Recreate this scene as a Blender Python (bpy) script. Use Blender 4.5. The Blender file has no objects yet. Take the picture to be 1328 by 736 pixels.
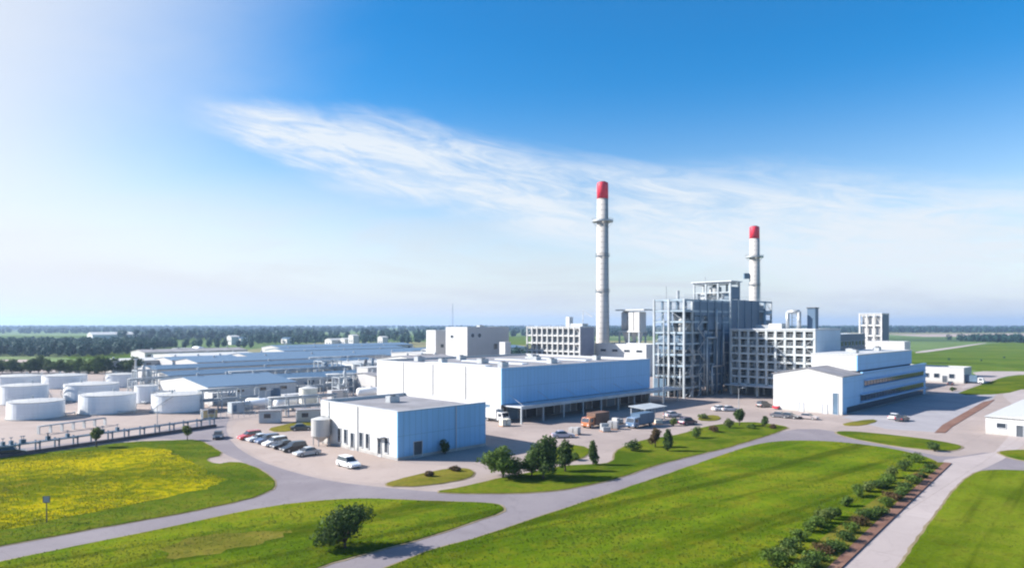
import bpy, bmesh, math, random
import numpy as np
from mathutils import Vector, Matrix
from mathutils.geometry import tessellate_polygon

R = math.radians
scene = bpy.context.scene
COL = scene.collection
rnd = random.Random(7)
EYE, FOC, CX, HY = 22.0, 885.0, 664.0, 421.0
S2 = math.sqrt(0.5)


def G(px, py):
    """ground point of a position measured on the photograph"""
    y = EYE * FOC / (py - HY)
    return ((px - CX) / FOC * y, y)


def AB(a, b):
    """plant grid (turned 45 degrees) -> world"""
    return ((a - b) * S2, (a + b) * S2)


def at_depth(px, y):
    return ((px - CX) / FOC * y, y)


# ------------------------------------------------------------------ materials
MATS = {}


def nd(nt, typ, **kw):
    n = nt.nodes.new(typ)
    for k, v in kw.items():
        setattr(n, k, v)
    return n


def mixrgb(nt, fac, a, b, blend='MIX'):
    m = nt.nodes.new('ShaderNodeMix')
    m.data_type = 'RGBA'
    m.blend_type = blend
    for sock, v in ((m.inputs[0], fac), (m.inputs[6], a), (m.inputs[7], b)):
        if hasattr(v, 'is_output'):
            nt.links.new(v, sock)
        else:
            sock.default_value = v if not isinstance(v, tuple) else (*v[:3], 1.0)
    return m.outputs[2]


def mth(nt, op, a, b=None, c=None, clamp=False):
    m = nt.nodes.new('ShaderNodeMath')
    m.operation = op
    m.use_clamp = clamp
    for i, v in enumerate((a, b, c)):
        if v is None:
            continue
        if hasattr(v, 'is_output'):
            nt.links.new(v, m.inputs[i])
        else:
            m.inputs[i].default_value = v
    return m.outputs[0]


def noise(nt, vec, scale, detail=4, rough=.55, dist=0.0):
    n = nt.nodes.new('ShaderNodeTexNoise')
    n.inputs['Scale'].default_value = scale
    n.inputs['Detail'].default_value = detail
    n.inputs['Roughness'].default_value = rough
    n.inputs['Distortion'].default_value = dist
    if vec is not None:
        nt.links.new(vec, n.inputs['Vector'])
    return n.outputs['Fac']


def ramp(nt, fac, lo, hi):
    m = nt.nodes.new('ShaderNodeMapRange')
    m.interpolation_type = 'SMOOTHSTEP'
    m.inputs[1].default_value = lo
    m.inputs[2].default_value = hi
    nt.links.new(fac, m.inputs[0])
    return m.outputs[0]


def vmap(nt, vec, scale=(1, 1, 1), rot=(0, 0, 0)):
    m = nt.nodes.new('ShaderNodeMapping')
    m.inputs['Scale'].default_value = scale
    m.inputs['Rotation'].default_value = rot
    nt.links.new(vec, m.inputs['Vector'])
    return m.outputs[0]


def base_mat(name, rough=.7, metal=0.0, spec=.4):
    m = bpy.data.materials.new(name)
    m.use_nodes = True
    nt = m.node_tree
    b = nt.nodes['Principled BSDF']
    b.inputs['Roughness'].default_value = rough
    b.inputs['Metallic'].default_value = metal
    b.inputs['Specular IOR Level'].default_value = spec
    return m, nt, b


def mat(name, col, rough=.7, metal=0.0, var=.12, scale=.6, bump=0.0, bscale=6.0, spec=.4, obj=True, streak=False):
    """plain surface with mottled wear"""
    if name in MATS:
        return MATS[name]
    m, nt, b = base_mat(name, rough, metal, spec)
    tc = nd(nt, 'ShaderNodeTexCoord')
    v = tc.outputs['Object']
    if not obj:
        g = nd(nt, 'ShaderNodeNewGeometry')
        v = g.outputs['Position']
    n1 = noise(nt, v, scale, 5, .6)
    lo = tuple(c * (1 - var) for c in col)
    hi = tuple(min(1, c * (1 + var * .6)) for c in col)
    c = mixrgb(nt, ramp(nt, n1, .3, .7), lo, hi)
    if streak:
        n2 = noise(nt, vmap(nt, v, (1.2, 1.2, .06)), 1.0, 4, .6)
        c = mixrgb(nt, mth(nt, 'MULTIPLY', ramp(nt, n2, .52, .8), .3), c, tuple(x * .62 for x in col))
    nt.links.new(c, b.inputs['Base Color'])
    if bump:
        bn = nd(nt, 'ShaderNodeBump')
        bn.inputs['Strength'].default_value = bump
        bn.inputs['Distance'].default_value = .05
        nt.links.new(noise(nt, v, bscale, 5, .65), bn.inputs['Height'])
        nt.links.new(bn.outputs[0], b.inputs['Normal'])
    MATS[name] = m
    return m


def panel_mat(name, col, seam=.14, pw=1.2, ph=3.4, rough=.5, rib=0.0, dirt=1.0):
    """sheet metal cladding: panel joints, faint dirt streaks, optional ribs"""
    if name in MATS:
        return MATS[name]
    m, nt, b = base_mat(name, rough, 0, .4)
    tc = nd(nt, 'ShaderNodeTexCoord')
    sx = nd(nt, 'ShaderNodeSeparateXYZ')
    nt.links.new(tc.outputs['Object'], sx.inputs[0])
    cx = nd(nt, 'ShaderNodeCombineXYZ')
    hs = mth(nt, 'ADD', sx.outputs[0], sx.outputs[1])
    nt.links.new(hs, cx.inputs[0])
    nt.links.new(sx.outputs[2], cx.inputs[1])
    br = nd(nt, 'ShaderNodeTexBrick')
    br.offset = 0.0
    br.inputs['Scale'].default_value = 1.0
    br.inputs['Brick Width'].default_value = pw
    br.inputs['Row Height'].default_value = ph
    br.inputs['Mortar Size'].default_value = .03
    br.inputs['Mortar Smooth'].default_value = .3
    br.inputs['Color1'].default_value = (*[c * 1.0 for c in col], 1)
    br.inputs['Color2'].default_value = (*[c * .955 for c in col], 1)
    br.inputs['Mortar'].default_value = (*[c * (1 - seam * 2.8) for c in col], 1)
    nt.links.new(cx.outputs[0], br.inputs['Vector'])
    n1 = noise(nt, tc.outputs['Object'], .22, 5, .6)
    c = mixrgb(nt, mth(nt, 'MULTIPLY', ramp(nt, n1, .35, .8), .12 * dirt), br.outputs['Color'], tuple(x * .7 for x in col))
    n2 = noise(nt, vmap(nt, tc.outputs['Object'], (1.5, 1.5, .07)), 1.0, 4, .6)
    c = mixrgb(nt, mth(nt, 'MULTIPLY', ramp(nt, n2, .48, .78), .34 * dirt), c, (col[0] * .66, col[1] * .64, col[2] * .60))
    gr = mth(nt, 'MULTIPLY', mth(nt, 'SUBTRACT', 1.0, ramp(nt, mth(nt, 'SUBTRACT', sx.outputs[2], mth(nt, 'MULTIPLY', n1, 1.6)), -.6, .7)), .45 * dirt)
    c = mixrgb(nt, gr, c, (col[0] * .5, col[1] * .46, col[2] * .40))
    nt.links.new(c, b.inputs['Base Color'])
    if rib:
        w = mth(nt, 'SINE', mth(nt, 'MULTIPLY', hs, 2 * math.pi / .4))
        bn = nd(nt, 'ShaderNodeBump')
        bn.inputs['Strength'].default_value = rib
        bn.inputs['Distance'].default_value = .03
        nt.links.new(w, bn.inputs['Height'])
        nt.links.new(bn.outputs[0], b.inputs['Normal'])
    MATS[name] = m
    return m


def grass_mat(name, c1, c2, c3, c3amt=.5, s1=.05, stripes=None, dry=(.14, .12, .045)):
    """lawn: large tonal patches, mowing lines, yellow flower or dry patches"""
    m, nt, b = base_mat(name, 1.0, 0, .0)
    g = nd(nt, 'ShaderNodeNewGeometry')
    p = g.outputs['Position']
    big = noise(nt, vmap(nt, p, (1, 1.5, 1), (0, 0, R(40))), s1, 6, .62, .5)
    mid = noise(nt, p, s1 * 9, 5, .65, .4)
    fine = noise(nt, p, 1.7, 4, .7)
    c = mixrgb(nt, ramp(nt, big, .36, .62), c1, c2)
    fl = mth(nt, 'MULTIPLY', ramp(nt, mth(nt, 'ADD', mth(nt, 'MULTIPLY', mid, .55), mth(nt, 'MULTIPLY', big, .45)), .46, .60), c3amt)
    c = mixrgb(nt, fl, c, c3)
    dr = mth(nt, 'MULTIPLY', ramp(nt, noise(nt, vmap(nt, p, (1.3, 1, 1), (0, 0, R(20))), s1 * 3.1, 6, .7, .8), .56, .74), .55)
    c = mixrgb(nt, dr, c, dry)
    dark = tuple(x * .38 for x in c1)
    c = mixrgb(nt, mth(nt, 'MULTIPLY', ramp(nt, fine, .45, .75), .32), c, dark)
    c = mixrgb(nt, mth(nt, 'MULTIPLY', ramp(nt, mid, .5, .72), .5), c, dark)
    if stripes:
        ang, wid = stripes
        sv = vmap(nt, p, (1, 1, 1), (0, 0, ang))
        sx = nd(nt, 'ShaderNodeSeparateXYZ')
        nt.links.new(sv, sx.inputs[0])
        wob = mth(nt, 'MULTIPLY', noise(nt, p, .12, 3), 2.0)
        st = noise(nt, vmap(nt, sv, (1 / wid, .012, 1)), 1.0, 3, .6)
        c = mixrgb(nt, mth(nt, 'MULTIPLY', ramp(nt, st, .48, .64), .6), c, dark)
        c = mixrgb(nt, mth(nt, 'MULTIPLY', ramp(nt, st, .46, .30), .4), c, tuple(x * 1.25 for x in c2))
    nt.links.new(c, b.inputs['Base Color'])
    bn = nd(nt, 'ShaderNodeBump')
    bn.inputs['Strength'].default_value = .7
    bn.inputs['Distance'].default_value = .25
    nt.links.new(noise(nt, p, 1.3, 6, .75), bn.inputs['Height'])
    nt.links.new(bn.outputs[0], b.inputs['Normal'])
    MATS[name] = m
    return m


def pave_mat(name, col, col2, crack=True, s=.06, slab=0.0):
    """worn concrete / asphalt: stains, patches, slab joints"""
    m, nt, b = base_mat(name, .85, 0, .25)
    g = nd(nt, 'ShaderNodeNewGeometry')
    p = g.outputs['Position']
    c = mixrgb(nt, ramp(nt, noise(nt, p, s, 6, .65, .6), .35, .68), col, col2)
    stain = ramp(nt, noise(nt, vmap(nt, p, (1, 1, 1), (0, 0, R(45))), s * 4.5, 6, .7, 1.2), .56, .76)
    c = mixrgb(nt, mth(nt, 'MULTIPLY', stain, .55), c, tuple(x * .6 for x in col))
    if slab:
        br = nd(nt, 'ShaderNodeTexBrick')
        br.offset = 0.0
        br.inputs['Scale'].default_value = 1.0
        br.inputs['Brick Width'].default_value = slab
        br.inputs['Row Height'].default_value = slab
        br.inputs['Mortar Size'].default_value = .035
        br.inputs['Color1'].default_value = (1, 1, 1, 1)
        br.inputs['Color2'].default_value = (.9, .9, .9, 1)
        br.inputs['Mortar'].default_value = (.62, .6, .58, 1)
        nt.links.new(vmap(nt, p, (1, 1, 1), (0, 0, R(45))), br.inputs['Vector'])
        c = mixrgb(nt, .8, c, br.outputs['Color'], 'MULTIPLY')
    vo = nd(nt, 'ShaderNodeTexVoronoi')
    vo.feature = 'DISTANCE_TO_EDGE'
    vo.inputs['Scale'].default_value = .16
    wv = nd(nt, 'ShaderNodeVectorMath', operation='ADD')
    nt.links.new(p, wv.inputs[0])
    nz = nd(nt, 'ShaderNodeTexNoise')
    nz.inputs['Scale'].default_value = .5
    nt.links.new(p, nz.inputs['Vector'])
    sc_ = nd(nt, 'ShaderNodeVectorMath', operation='SCALE')
    sc_.inputs['Scale'].default_value = 2.5
    nt.links.new(nz.outputs['Color'], sc_.inputs[0])
    nt.links.new(sc_.outputs[0], wv.inputs[1])
    nt.links.new(wv.outputs[0], vo.inputs['Vector'])
    c = mixrgb(nt, mth(nt, 'MULTIPLY', mth(nt, 'SUBTRACT', 1.0, ramp(nt, vo.outputs['Distance'], .0, .015)), .2), c, tuple(x * .45 for x in col))
    c = mixrgb(nt, mth(nt, 'MULTIPLY', ramp(nt, noise(nt, p, 3.0, 4, .7), .45, .75), .25), c, tuple(x * .7 for x in col))
    nt.links.new(c, b.inputs['Base Color'])
    MATS[name] = m
    return m


def leaf_mat(name, col, col2):
    m, nt, b = base_mat(name, .75, 0, .2)
    oi = nd(nt, 'ShaderNodeNewGeometry')
    c = mixrgb(nt, ramp(nt, oi.outputs['Random Per Island'], .1, .9), col, col2)
    n = noise(nt, oi.outputs['Position'], .9, 3)
    c = mixrgb(nt, mth(nt, 'MULTIPLY', ramp(nt, n, .45, .7), .6), c, tuple(x * .6 for x in col))
    nt.links.new(c, b.inputs['Base Color'])
    tr = nd(nt, 'ShaderNodeBsdfTranslucent')
    nt.links.new(c, tr.inputs['Color'])
    mx = nd(nt, 'ShaderNodeMixShader')
    mx.inputs[0].default_value = .25
    nt.links.new(b.outputs[0], mx.inputs[1])
    nt.links.new(tr.outputs[0], mx.inputs[2])
    nt.links.new(mx.outputs[0], nt.nodes['Material Output'].inputs[0])
    MATS[name] = m
    return m


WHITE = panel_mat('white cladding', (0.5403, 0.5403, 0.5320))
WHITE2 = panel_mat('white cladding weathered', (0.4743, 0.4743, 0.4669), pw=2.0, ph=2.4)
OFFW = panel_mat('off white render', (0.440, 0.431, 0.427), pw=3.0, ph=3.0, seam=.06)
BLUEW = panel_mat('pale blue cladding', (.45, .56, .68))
BLUESHADE = panel_mat('shade blue cladding', (.215, .445, .70), pw=1.2, ph=3.9, seam=.2)  # blue sky shade painted into the hall walls turned from the sun
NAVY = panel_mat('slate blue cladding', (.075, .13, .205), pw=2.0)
TANKW = panel_mat('white tank paint', (.70, .72, .74), pw=2.4, ph=1.5, seam=.07, dirt=.4)
ROOFG = mat('grey gravel roof', (0.220, 0.216, 0.233), .9, var=.25, scale=.18, bump=.3)
ROOFB = panel_mat('blue ribbed roof', (0.0413, 0.1050, 0.1920), pw=1.0, ph=80, rib=.5, rough=.75)
ROOFB2 = panel_mat('pale blue ribbed roof', (0.0840, 0.1575, 0.2550), pw=1.0, ph=80, rib=.5, rough=.75)
ROOFW = panel_mat('white ribbed roof', (0.493, 0.493, 0.484), pw=1.0, ph=80, rib=.4)
TRIM = mat('pale metal trim', (0.484, 0.502, 0.528), .5, var=.1)
STEEL = mat('painted pale steel', (0.370, 0.405, 0.431), .5, var=.2, scale=.4, streak=True)
STEELB = mat('painted blue grey steel', (.09, .15, .22), .5, var=.2, scale=.4)
STEELM = mat('blue grey beam paint', (.25, .32, .38), .5, var=.2, scale=.4)
STEELD = mat('dark steel', (.06, .07, .085), .55, var=.25)
GALV = mat('galvanised steel', (.40, .42, .44), .45, metal=.4, var=.2)
DECK = mat('steel deck grating', (.20, .22, .24), .7, var=.25)
CONC = mat('frame concrete', (0.528, 0.528, 0.519), .85, var=.18, scale=.3, bump=.2, streak=True)
CONCD = mat('old concrete', (.34, .33, .32), .9, var=.25, scale=.3, bump=.3)
STACK = mat('stack concrete', (0.458, 0.431, 0.405), .85, var=.05, scale=.15, bump=.15, streak=True)
REDP = mat('red stack paint', (.62, .02, .05), .55, var=.15, scale=.3, streak=True)
GLASS = mat('dark window glass', (.025, .035, .05), .12, var=.3, spec=.7)
DARK = mat('dark opening', (.022, .024, .03), .8, var=.3)
RUST = mat('rust brown paint', (.30, .13, .07), .7, var=.3, streak=True)
ORANGE = mat('orange paint', (.60, .17, .05), .55, var=.15)
BROWN = mat('brown kerb wall', (.11, .085, .085), .85, var=.3)
TYRE = mat('tyre rubber', (.02, .02, .02), .85)
RIM = mat('alloy rim', (.5, .5, .52), .35, metal=.7)
LAMPW = mat('headlamp glass', (.7, .7, .68), .15)
LAMPR = mat('tail lamp glass', (.4, .02, .02), .2)
BARK = mat('bark', (.075, .055, .04), .9, var=.35, scale=3, bump=.5)
CREAM = mat('cream panel', (.62, .59, .50), .7, var=.15)
SIGNG = mat('grey sign face', (.38, .38, .40), .5)
LEAF_D = leaf_mat('dark leaves', (.034, .068, .016), (.068, .112, .022))
LEAF_M = leaf_mat('mid leaves', (.060, .110, .016), (.105, .165, .026))
LEAF_Y = leaf_mat('pale leaves', (0.083, 0.124, 0.029), (0.133, 0.166, 0.042))
LEAF_R = leaf_mat('reddish leaves', (0.083, 0.046, 0.025), (0.108, 0.083, 0.029))
LEAF_F = leaf_mat('woodland leaves', (.012, .048, .046), (.024, .076, .062))  # bluish tint puts part of the distance haze into the leaf colour


# ------------------------------------------------------------------ mesh helpers
class MB:
    def __init__(self):
        self.v, self.f = [], []

    def _add(self, vs, fs):
        o = len(self.v)
        self.v += [tuple(p) for p in vs]
        self.f += [tuple(i + o for i in f) for f in fs]
        return self

    def box(self, x0, y0, z0, x1, y1, z1):
        return self._add([(x0, y0, z0), (x1, y0, z0), (x1, y1, z0), (x0, y1, z0), (x0, y0, z1), (x1, y0, z1), (x1, y1, z1), (x0, y1, z1)],
                         [(0, 3, 2, 1), (4, 5, 6, 7), (0, 1, 5, 4), (1, 2, 6, 5), (2, 3, 7, 6), (3, 0, 4, 7)])

    def cyl(self, cx, cy, z0, z1, r, r2=None, n=20, cap=True):
        r2 = r if r2 is None else r2
        vs = [(cx + r * math.cos(2 * math.pi * i / n), cy + r * math.sin(2 * math.pi * i / n), z0) for i in range(n)]
        vs += [(cx + r2 * math.cos(2 * math.pi * i / n), cy + r2 * math.sin(2 * math.pi * i / n), z1) for i in range(n)]
        fs = [(i, (i + 1) % n, n + (i + 1) % n, n + i) for i in range(n)]
        if cap:
            fs += [tuple(range(n - 1, -1, -1)), tuple(range(n, 2 * n))]
        return self._add(vs, fs)

    def tube(self, p0, p1, r, r2=None, n=8):
        p0, p1 = Vector(p0), Vector(p1)
        r2 = r if r2 is None else r2
        d = (p1 - p0).normalized()
        a = d.orthogonal().normalized()
        b = d.cross(a)
        vs = []
        for p, rr in ((p0, r), (p1, r2)):
            for i in range(n):
                t = 2 * math.pi * i / n
                vs.append(p + a * rr * math.cos(t) + b * rr * math.sin(t))
        fs = [(i, (i + 1) % n, n + (i + 1) % n, n + i) for i in range(n)] + [tuple(range(n - 1, -1, -1)), tuple(range(n, 2 * n))]
        return self._add(vs, fs)

    def path(self, pts, r, n=8):
        for p, q in zip(pts, pts[1:]):
            self.tube(p, q, r, n=n)
        return self

    def beam(self, p0, p1, w):
        return self.tube(p0, p1, w * .7, n=4)

    def ring(self, cx, cy, z0, z1, ri, ro, n=24):
        vs = []
        for r, z in ((ri, z0), (ro, z0), (ro, z1), (ri, z1)):
            vs += [(cx + r * math.cos(2 * math.pi * i / n), cy + r * math.sin(2 * math.pi * i / n), z) for i in range(n)]
        fs = []
        for k in range(4):
            for i in range(n):
                fs.append((k * n + i, k * n + (i + 1) % n, ((k + 1) % 4) * n + (i + 1) % n, ((k + 1) % 4) * n + i))
        return self._add(vs, fs)

    def lathe(self, cx, cy, prof, n=28):
        vs, fs = [], []
        for r, z in prof:
            vs += [(cx + r * math.cos(2 * math.pi * i / n), cy + r * math.sin(2 * math.pi * i / n), z) for i in range(n)]
        for k in range(len(prof) - 1):
            for i in range(n):
                fs.append((k * n + i, k * n + (i + 1) % n, (k + 1) * n + (i + 1) % n, (k + 1) * n + i))
        fs.append(tuple(range(n - 1, -1, -1)))
        fs.append(tuple(range((len(prof) - 1) * n, len(prof) * n)))
        return self._add(vs, fs)

    def prism(self, poly, z0, z1):
        n = len(poly)
        tris = tessellate_polygon([[Vector((p[0], p[1], 0)) for p in poly]])
        vs = [(p[0], p[1], z0) for p in poly] + [(p[0], p[1], z1) for p in poly]
        fs = []
        for t in tris:
            a, b, c = [Vector((*poly[i][:2], 0)) for i in t]
            up = (b - a).cross(c - a).z > 0
            t = tuple(t) if up else tuple(reversed(t))
            fs.append(tuple(n + i for i in t))
        area = sum(poly[i][0] * poly[(i + 1) % n][1] - poly[(i + 1) % n][0] * poly[i][1] for i in range(n))
        for i in range(n):
            j = (i + 1) % n
            q = (i, j, n + j, n + i)
            fs.append(q if area > 0 else tuple(reversed(q)))
        return self._add(vs, fs)

    def extrude_y(self, prof, y0, y1, taper=None):
        """side outline (x, z) pushed along y; taper(x, z) pulls the sides in"""
        n = len(prof)
        vs = []
        for s, y in ((-1, y0), (1, y1)):
            for (x, z) in prof:
                k = taper(x, z) if taper else 1
                vs.append((x, (y0 + y1) / 2 + (y - (y0 + y1) / 2) * k, z))
        fs = [(i, n + i, n + (i + 1) % n, (i + 1) % n) for i in range(n)]
        fs += [tuple(range(n)), tuple(range(2 * n - 1, n - 1, -1))]
        return self._add(vs, fs)

    def build(self, name, m, parent=None, loc=None, rz=0, smooth=False, bevel=0):
        me = bpy.data.meshes.new(name)
        me.from_pydata(self.v, [], self.f)
        bm = bmesh.new()
        bm.from_mesh(me)
        bmesh.ops.recalc_face_normals(bm, faces=bm.faces)
        if bevel:
            bmesh.ops.bevel(bm, geom=bm.edges[:], offset=bevel, segments=2, affect='EDGES', clamp_overlap=True)
        bm.to_mesh(me)
        bm.free()
        if smooth:
            me.polygons.foreach_set('use_smooth', [True] * len(me.polygons))
        me.materials.append(m)
        o = bpy.data.objects.new(name, me)
        COL.objects.link(o)
        if parent is not None:
            o.parent = parent
        if loc is not None:
            o.location = loc
        if rz:
            o.rotation_euler.z = rz
        return o


def tag(o, label=None, cat=None, group=None, kind=None):
    if label:
        o['label'] = label
    if cat:
        o['category'] = cat
    if group:
        o['group'] = group
    if kind:
        o['kind'] = kind
    return o


def thing(name, label, cat, loc, rz=0, group=None):
    o = bpy.data.objects.new(name, None)
    o.empty_display_size = .5
    COL.objects.link(o)
    o.location = (*loc, 0.0) if len(loc) == 2 else loc
    o.rotation_euler = (0, 0, rz)
    return tag(o, label, cat, group)


def dup(root, label, loc, rz=None, scale=None, group=None):
    r = root.copy()
    COL.objects.link(r)
    r.location = (*loc, 0.0) if len(loc) == 2 else loc
    if rz is not None:
        r.rotation_euler = (0, 0, rz)
    if scale is not None:
        r.scale = scale
    r['label'] = label
    if group:
        r['group'] = group
    for ch in list(root.children):
        c = ch.copy()
        COL.objects.link(c)
        c.parent = r
        for g in list(ch.children):
            d = g.copy()
            COL.objects.link(d)
            d.parent = c
    return r


def quads_mesh(name, centers, normals, sizes, m, parent=None):
    """many small leaf faces as one mesh"""
    n = len(centers)
    rs = np.random.RandomState(n % 9973)
    nrm = normals / (np.linalg.norm(normals, axis=1, keepdims=True) + 1e-9)
    ref = rs.normal(size=(n, 3))
    t = np.cross(nrm, ref)
    t /= (np.linalg.norm(t, axis=1, keepdims=True) + 1e-9)
    b = np.cross(nrm, t)
    s = sizes[:, None]
    co = np.stack([centers - t * s, centers - b * s * .55, centers + t * s, centers + b * s * .55], 1).reshape(-1, 3)
    me = bpy.data.meshes.new(name)
    me.vertices.add(4 * n)
    me.vertices.foreach_set('co', co.astype(np.float32).ravel())
    me.loops.add(4 * n)
    me.loops.foreach_set('vertex_index', np.arange(4 * n, dtype=np.int32))
    me.polygons.add(n)
    me.polygons.foreach_set('loop_start', np.arange(0, 4 * n, 4, dtype=np.int32))
    me.polygons.foreach_set('loop_total', np.full(n, 4, dtype=np.int32))
    me.update(calc_edges=True)
    me.materials.append(m)
    o = bpy.data.objects.new(name, me)
    COL.objects.link(o)
    if parent is not None:
        o.parent = parent
    return o


def blob_leaves(rs, blobs, per, size):
    """leaf positions in the outer part of a set of lumpy blobs (x, y, z, rx, rz)"""
    C, N, S = [], [], []
    vol = np.array([b[3] * b[3] * b[4] for b in blobs])
    cnt = np.maximum(6, (per * vol / vol.sum())).astype(int)
    for (x, y, z, rx, rz_), k in zip(blobs, cnt):
        d = rs.normal(size=(k, 3))
        d /= np.linalg.norm(d, axis=1, keepdims=True)
        lump = 1 + .22 * np.sin(d[:, 0] * 5 + x * 3) * np.sin(d[:, 1] * 4 + y * 2) + .14 * np.sin(d[:, 2] * 7 + z * 5)
        r = rs.uniform(.2, 1.0, k) ** .4 * lump
        C.append(np.stack([x + d[:, 0] * r * rx, y + d[:, 1] * r * rx, z + d[:, 2] * r * rz_], 1))
        N.append(d + rs.normal(scale=.55, size=(k, 3)))
        S.append(rs.uniform(.6, 1.4, k) * size)
    return np.concatenate(C), np.concatenate(N), np.concatenate(S)


# ------------------------------------------------------------------ plants
def tree_parts(root, h, w, seed, lm, leaves=2600, leaf=.17, trunk=.3, lobes=9, tall=False):
    rs = np.random.RandomState(seed)
    th = h * trunk
    tr = MB()
    tr.tube((0, 0, -.05), (.04 * h * rs.normal() * .3, 0, th), .035 * h, .024 * h, 9)
    blobs = []
    cz = (h + th) / 2
    for i in range(lobes):
        a = 2 * math.pi * i / lobes + rs.uniform(-.5, .5)
        rr = w / 2 * rs.uniform(.25, .68)
        z = cz + (h - th) * rs.uniform(-.34, .30)
        k = 1 - .35 * max(0, (z - cz) / (h - th)) * 2
        if tall:
            k *= 1.15 - .9 * (z - th) / (h - th)
        x, y = rr * math.cos(a) * k, rr * math.sin(a) * k
        bw = w * rs.uniform(.17, .27) * (k if tall else 1)
        blobs.append((x, y, z, bw, min((h - th) * rs.uniform(.18, .28), h - z)))
        tr.tube((0, 0, th * .9), (x * .85, y * .85, z), .017 * h, .006 * h, 6)
    blobs.append((0, 0, cz, w * .28, (h - th) * .42))
    blobs.append((rs.uniform(-.1, .1) * w, 0, h - (h - th) * .22, w * .2, (h - th) * .22))
    tr.build('trunk', BARK, root, smooth=True)
    C, N, S = blob_leaves(rs, blobs, leaves, leaf)
    k = C[:, 2] > .1
    quads_mesh('crown', C[k], N[k], S[k], lm, root)


def tree(px, py, h, w, seed, lm, label, cat='tree', name='leafy_tree', group=None, **kw):
    t = thing(name, label, cat, G(px, py), rnd.uniform(0, 6), group)
    tree_parts(t, h, w, seed, lm, **kw)
    return t


def shrub_parts(root, h, w, seed, lm, leaves=900, leaf=.14):
    rs = np.random.RandomState(seed)
    st = MB()
    blobs = []
    for i in range(6):
        a = rs.uniform(0, 6.28)
        rr = w / 2 * rs.uniform(.1, .65)
        x, y, z = rr * math.cos(a), rr * math.sin(a), h * rs.uniform(.35, .72)
        blobs.append((x, y, z, w * rs.uniform(.18, .3), h * rs.uniform(.2, .32)))
        st.tube((x * .15, y * .15, -.05), (x * .9, y * .9, z), .035, .015, 5)
    blobs.append((0, 0, h * .5, w * .3, h * .45))
    st.build('stem', BARK, root)
    C, N, S = blob_leaves(rs, blobs, leaves, leaf)
    k = C[:, 2] > .03
    quads_mesh('foliage', C[k], N[k], S[k], lm, root)


def shrub(px, py, h, w, seed, lm, label, group=None, **kw):
    t = thing('shrub', label, 'shrub', G(px, py), 0, group)
    shrub_parts(t, h, w, seed, lm, **kw)
    return t


def woodland(name, label, pts, h, seed, lm=None, q=60, leaf=1.0, rad=.38):
    """far-off wood that reads as one mass"""
    rs = np.random.RandomState(seed)
    pts = np.asarray(pts)
    n = len(pts)
    hh = h * rs.uniform(.7, 1.15, n)
    rr = hh * rs.uniform(.75, 1.2, n) * rad
    d = rs.normal(size=(n, q, 3))
    d /= np.linalg.norm(d, axis=2, keepdims=True)
    rad_ = rs.uniform(.55, 1.08, (n, q, 1))
    off = d * rad_
    c = np.empty((n, q, 3))
    c[:, :, 0] = pts[:, None, 0] + off[:, :, 0] * rr[:, None]
    c[:, :, 1] = pts[:, None, 1] + off[:, :, 1] * rr[:, None]
    c[:, :, 2] = hh[:, None] * .53 + off[:, :, 2] * hh[:, None] * .47
    nn = d + rs.normal(scale=.3, size=d.shape)
    s = rs.uniform(.7, 1.4, (n, q)) * leaf * h / 10
    o = quads_mesh(name, c.reshape(-1, 3), nn.reshape(-1, 3), s.ravel(), lm or LEAF_F)
    return tag(o, label, 'woodland', kind='stuff')


# ------------------------------------------------------------------ ground sheets
def chaikin(p, k=2):
    for _ in range(k):
        q = []
        for a, b in zip(p, p[1:] + p[:1]):
            q.append((a[0] * .75 + b[0] * .25, a[1] * .75 + b[1] * .25))
            q.append((a[0] * .25 + b[0] * .75, a[1] * .25 + b[1] * .75))
        p = q
    return p


def offset(poly, d):
    n = len(poly)
    area = sum(poly[i][0] * poly[(i + 1) % n][1] - poly[(i + 1) % n][0] * poly[i][1] for i in range(n))
    sg = 1 if area > 0 else -1
    out = []
    for i in range(n):
        a, b, c = Vector(poly[i - 1]), Vector(poly[i]), Vector(poly[(i + 1) % n])
        t = (c - a)
        if t.length < 1e-6:
            out.append(tuple(b))
            continue
        t.normalize()
        out.append((b.x + t.y * sg * d, b.y - t.x * sg * d))
    return out


def ragged(w, amp, seed):
    rs_ = random.Random(seed)
    out = []
    for a, b in zip(w, w[1:] + w[:1]):
        L = math.hypot(b[0] - a[0], b[1] - a[1])
        n = max(1, min(60, int(L / 1.5))) if a[1] < 160 else 1
        for k in range(n):
            f = k / n
            out.append((a[0] + (b[0] - a[0]) * f + rs_.uniform(-amp, amp), a[1] + (b[1] - a[1]) * f + rs_.uniform(-amp, amp)))
    return out


def sheet(name, label, pxpoly, z, m, smooth=2, world=False, thick=.3, kerb=None):
    p = list(pxpoly)
    if smooth:
        p = chaikin(p, smooth)
    w = p if world else [G(*q) for q in p]
    if kerb:
        w = ragged(w, .09, len(w))
    o = MB().prism(w, z - thick, z).build(name, m)
    tag(o, label, None, kind='structure')
    if kerb:
        k = MB().prism(ragged(offset(w, kerb * 1.4), .06, 3), -.3, z - .06).build('verge', EDGE)
        tag(k, 'worn dry earth edge around the ' + label.split(',')[0], None, kind='structure')
    return w


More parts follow.
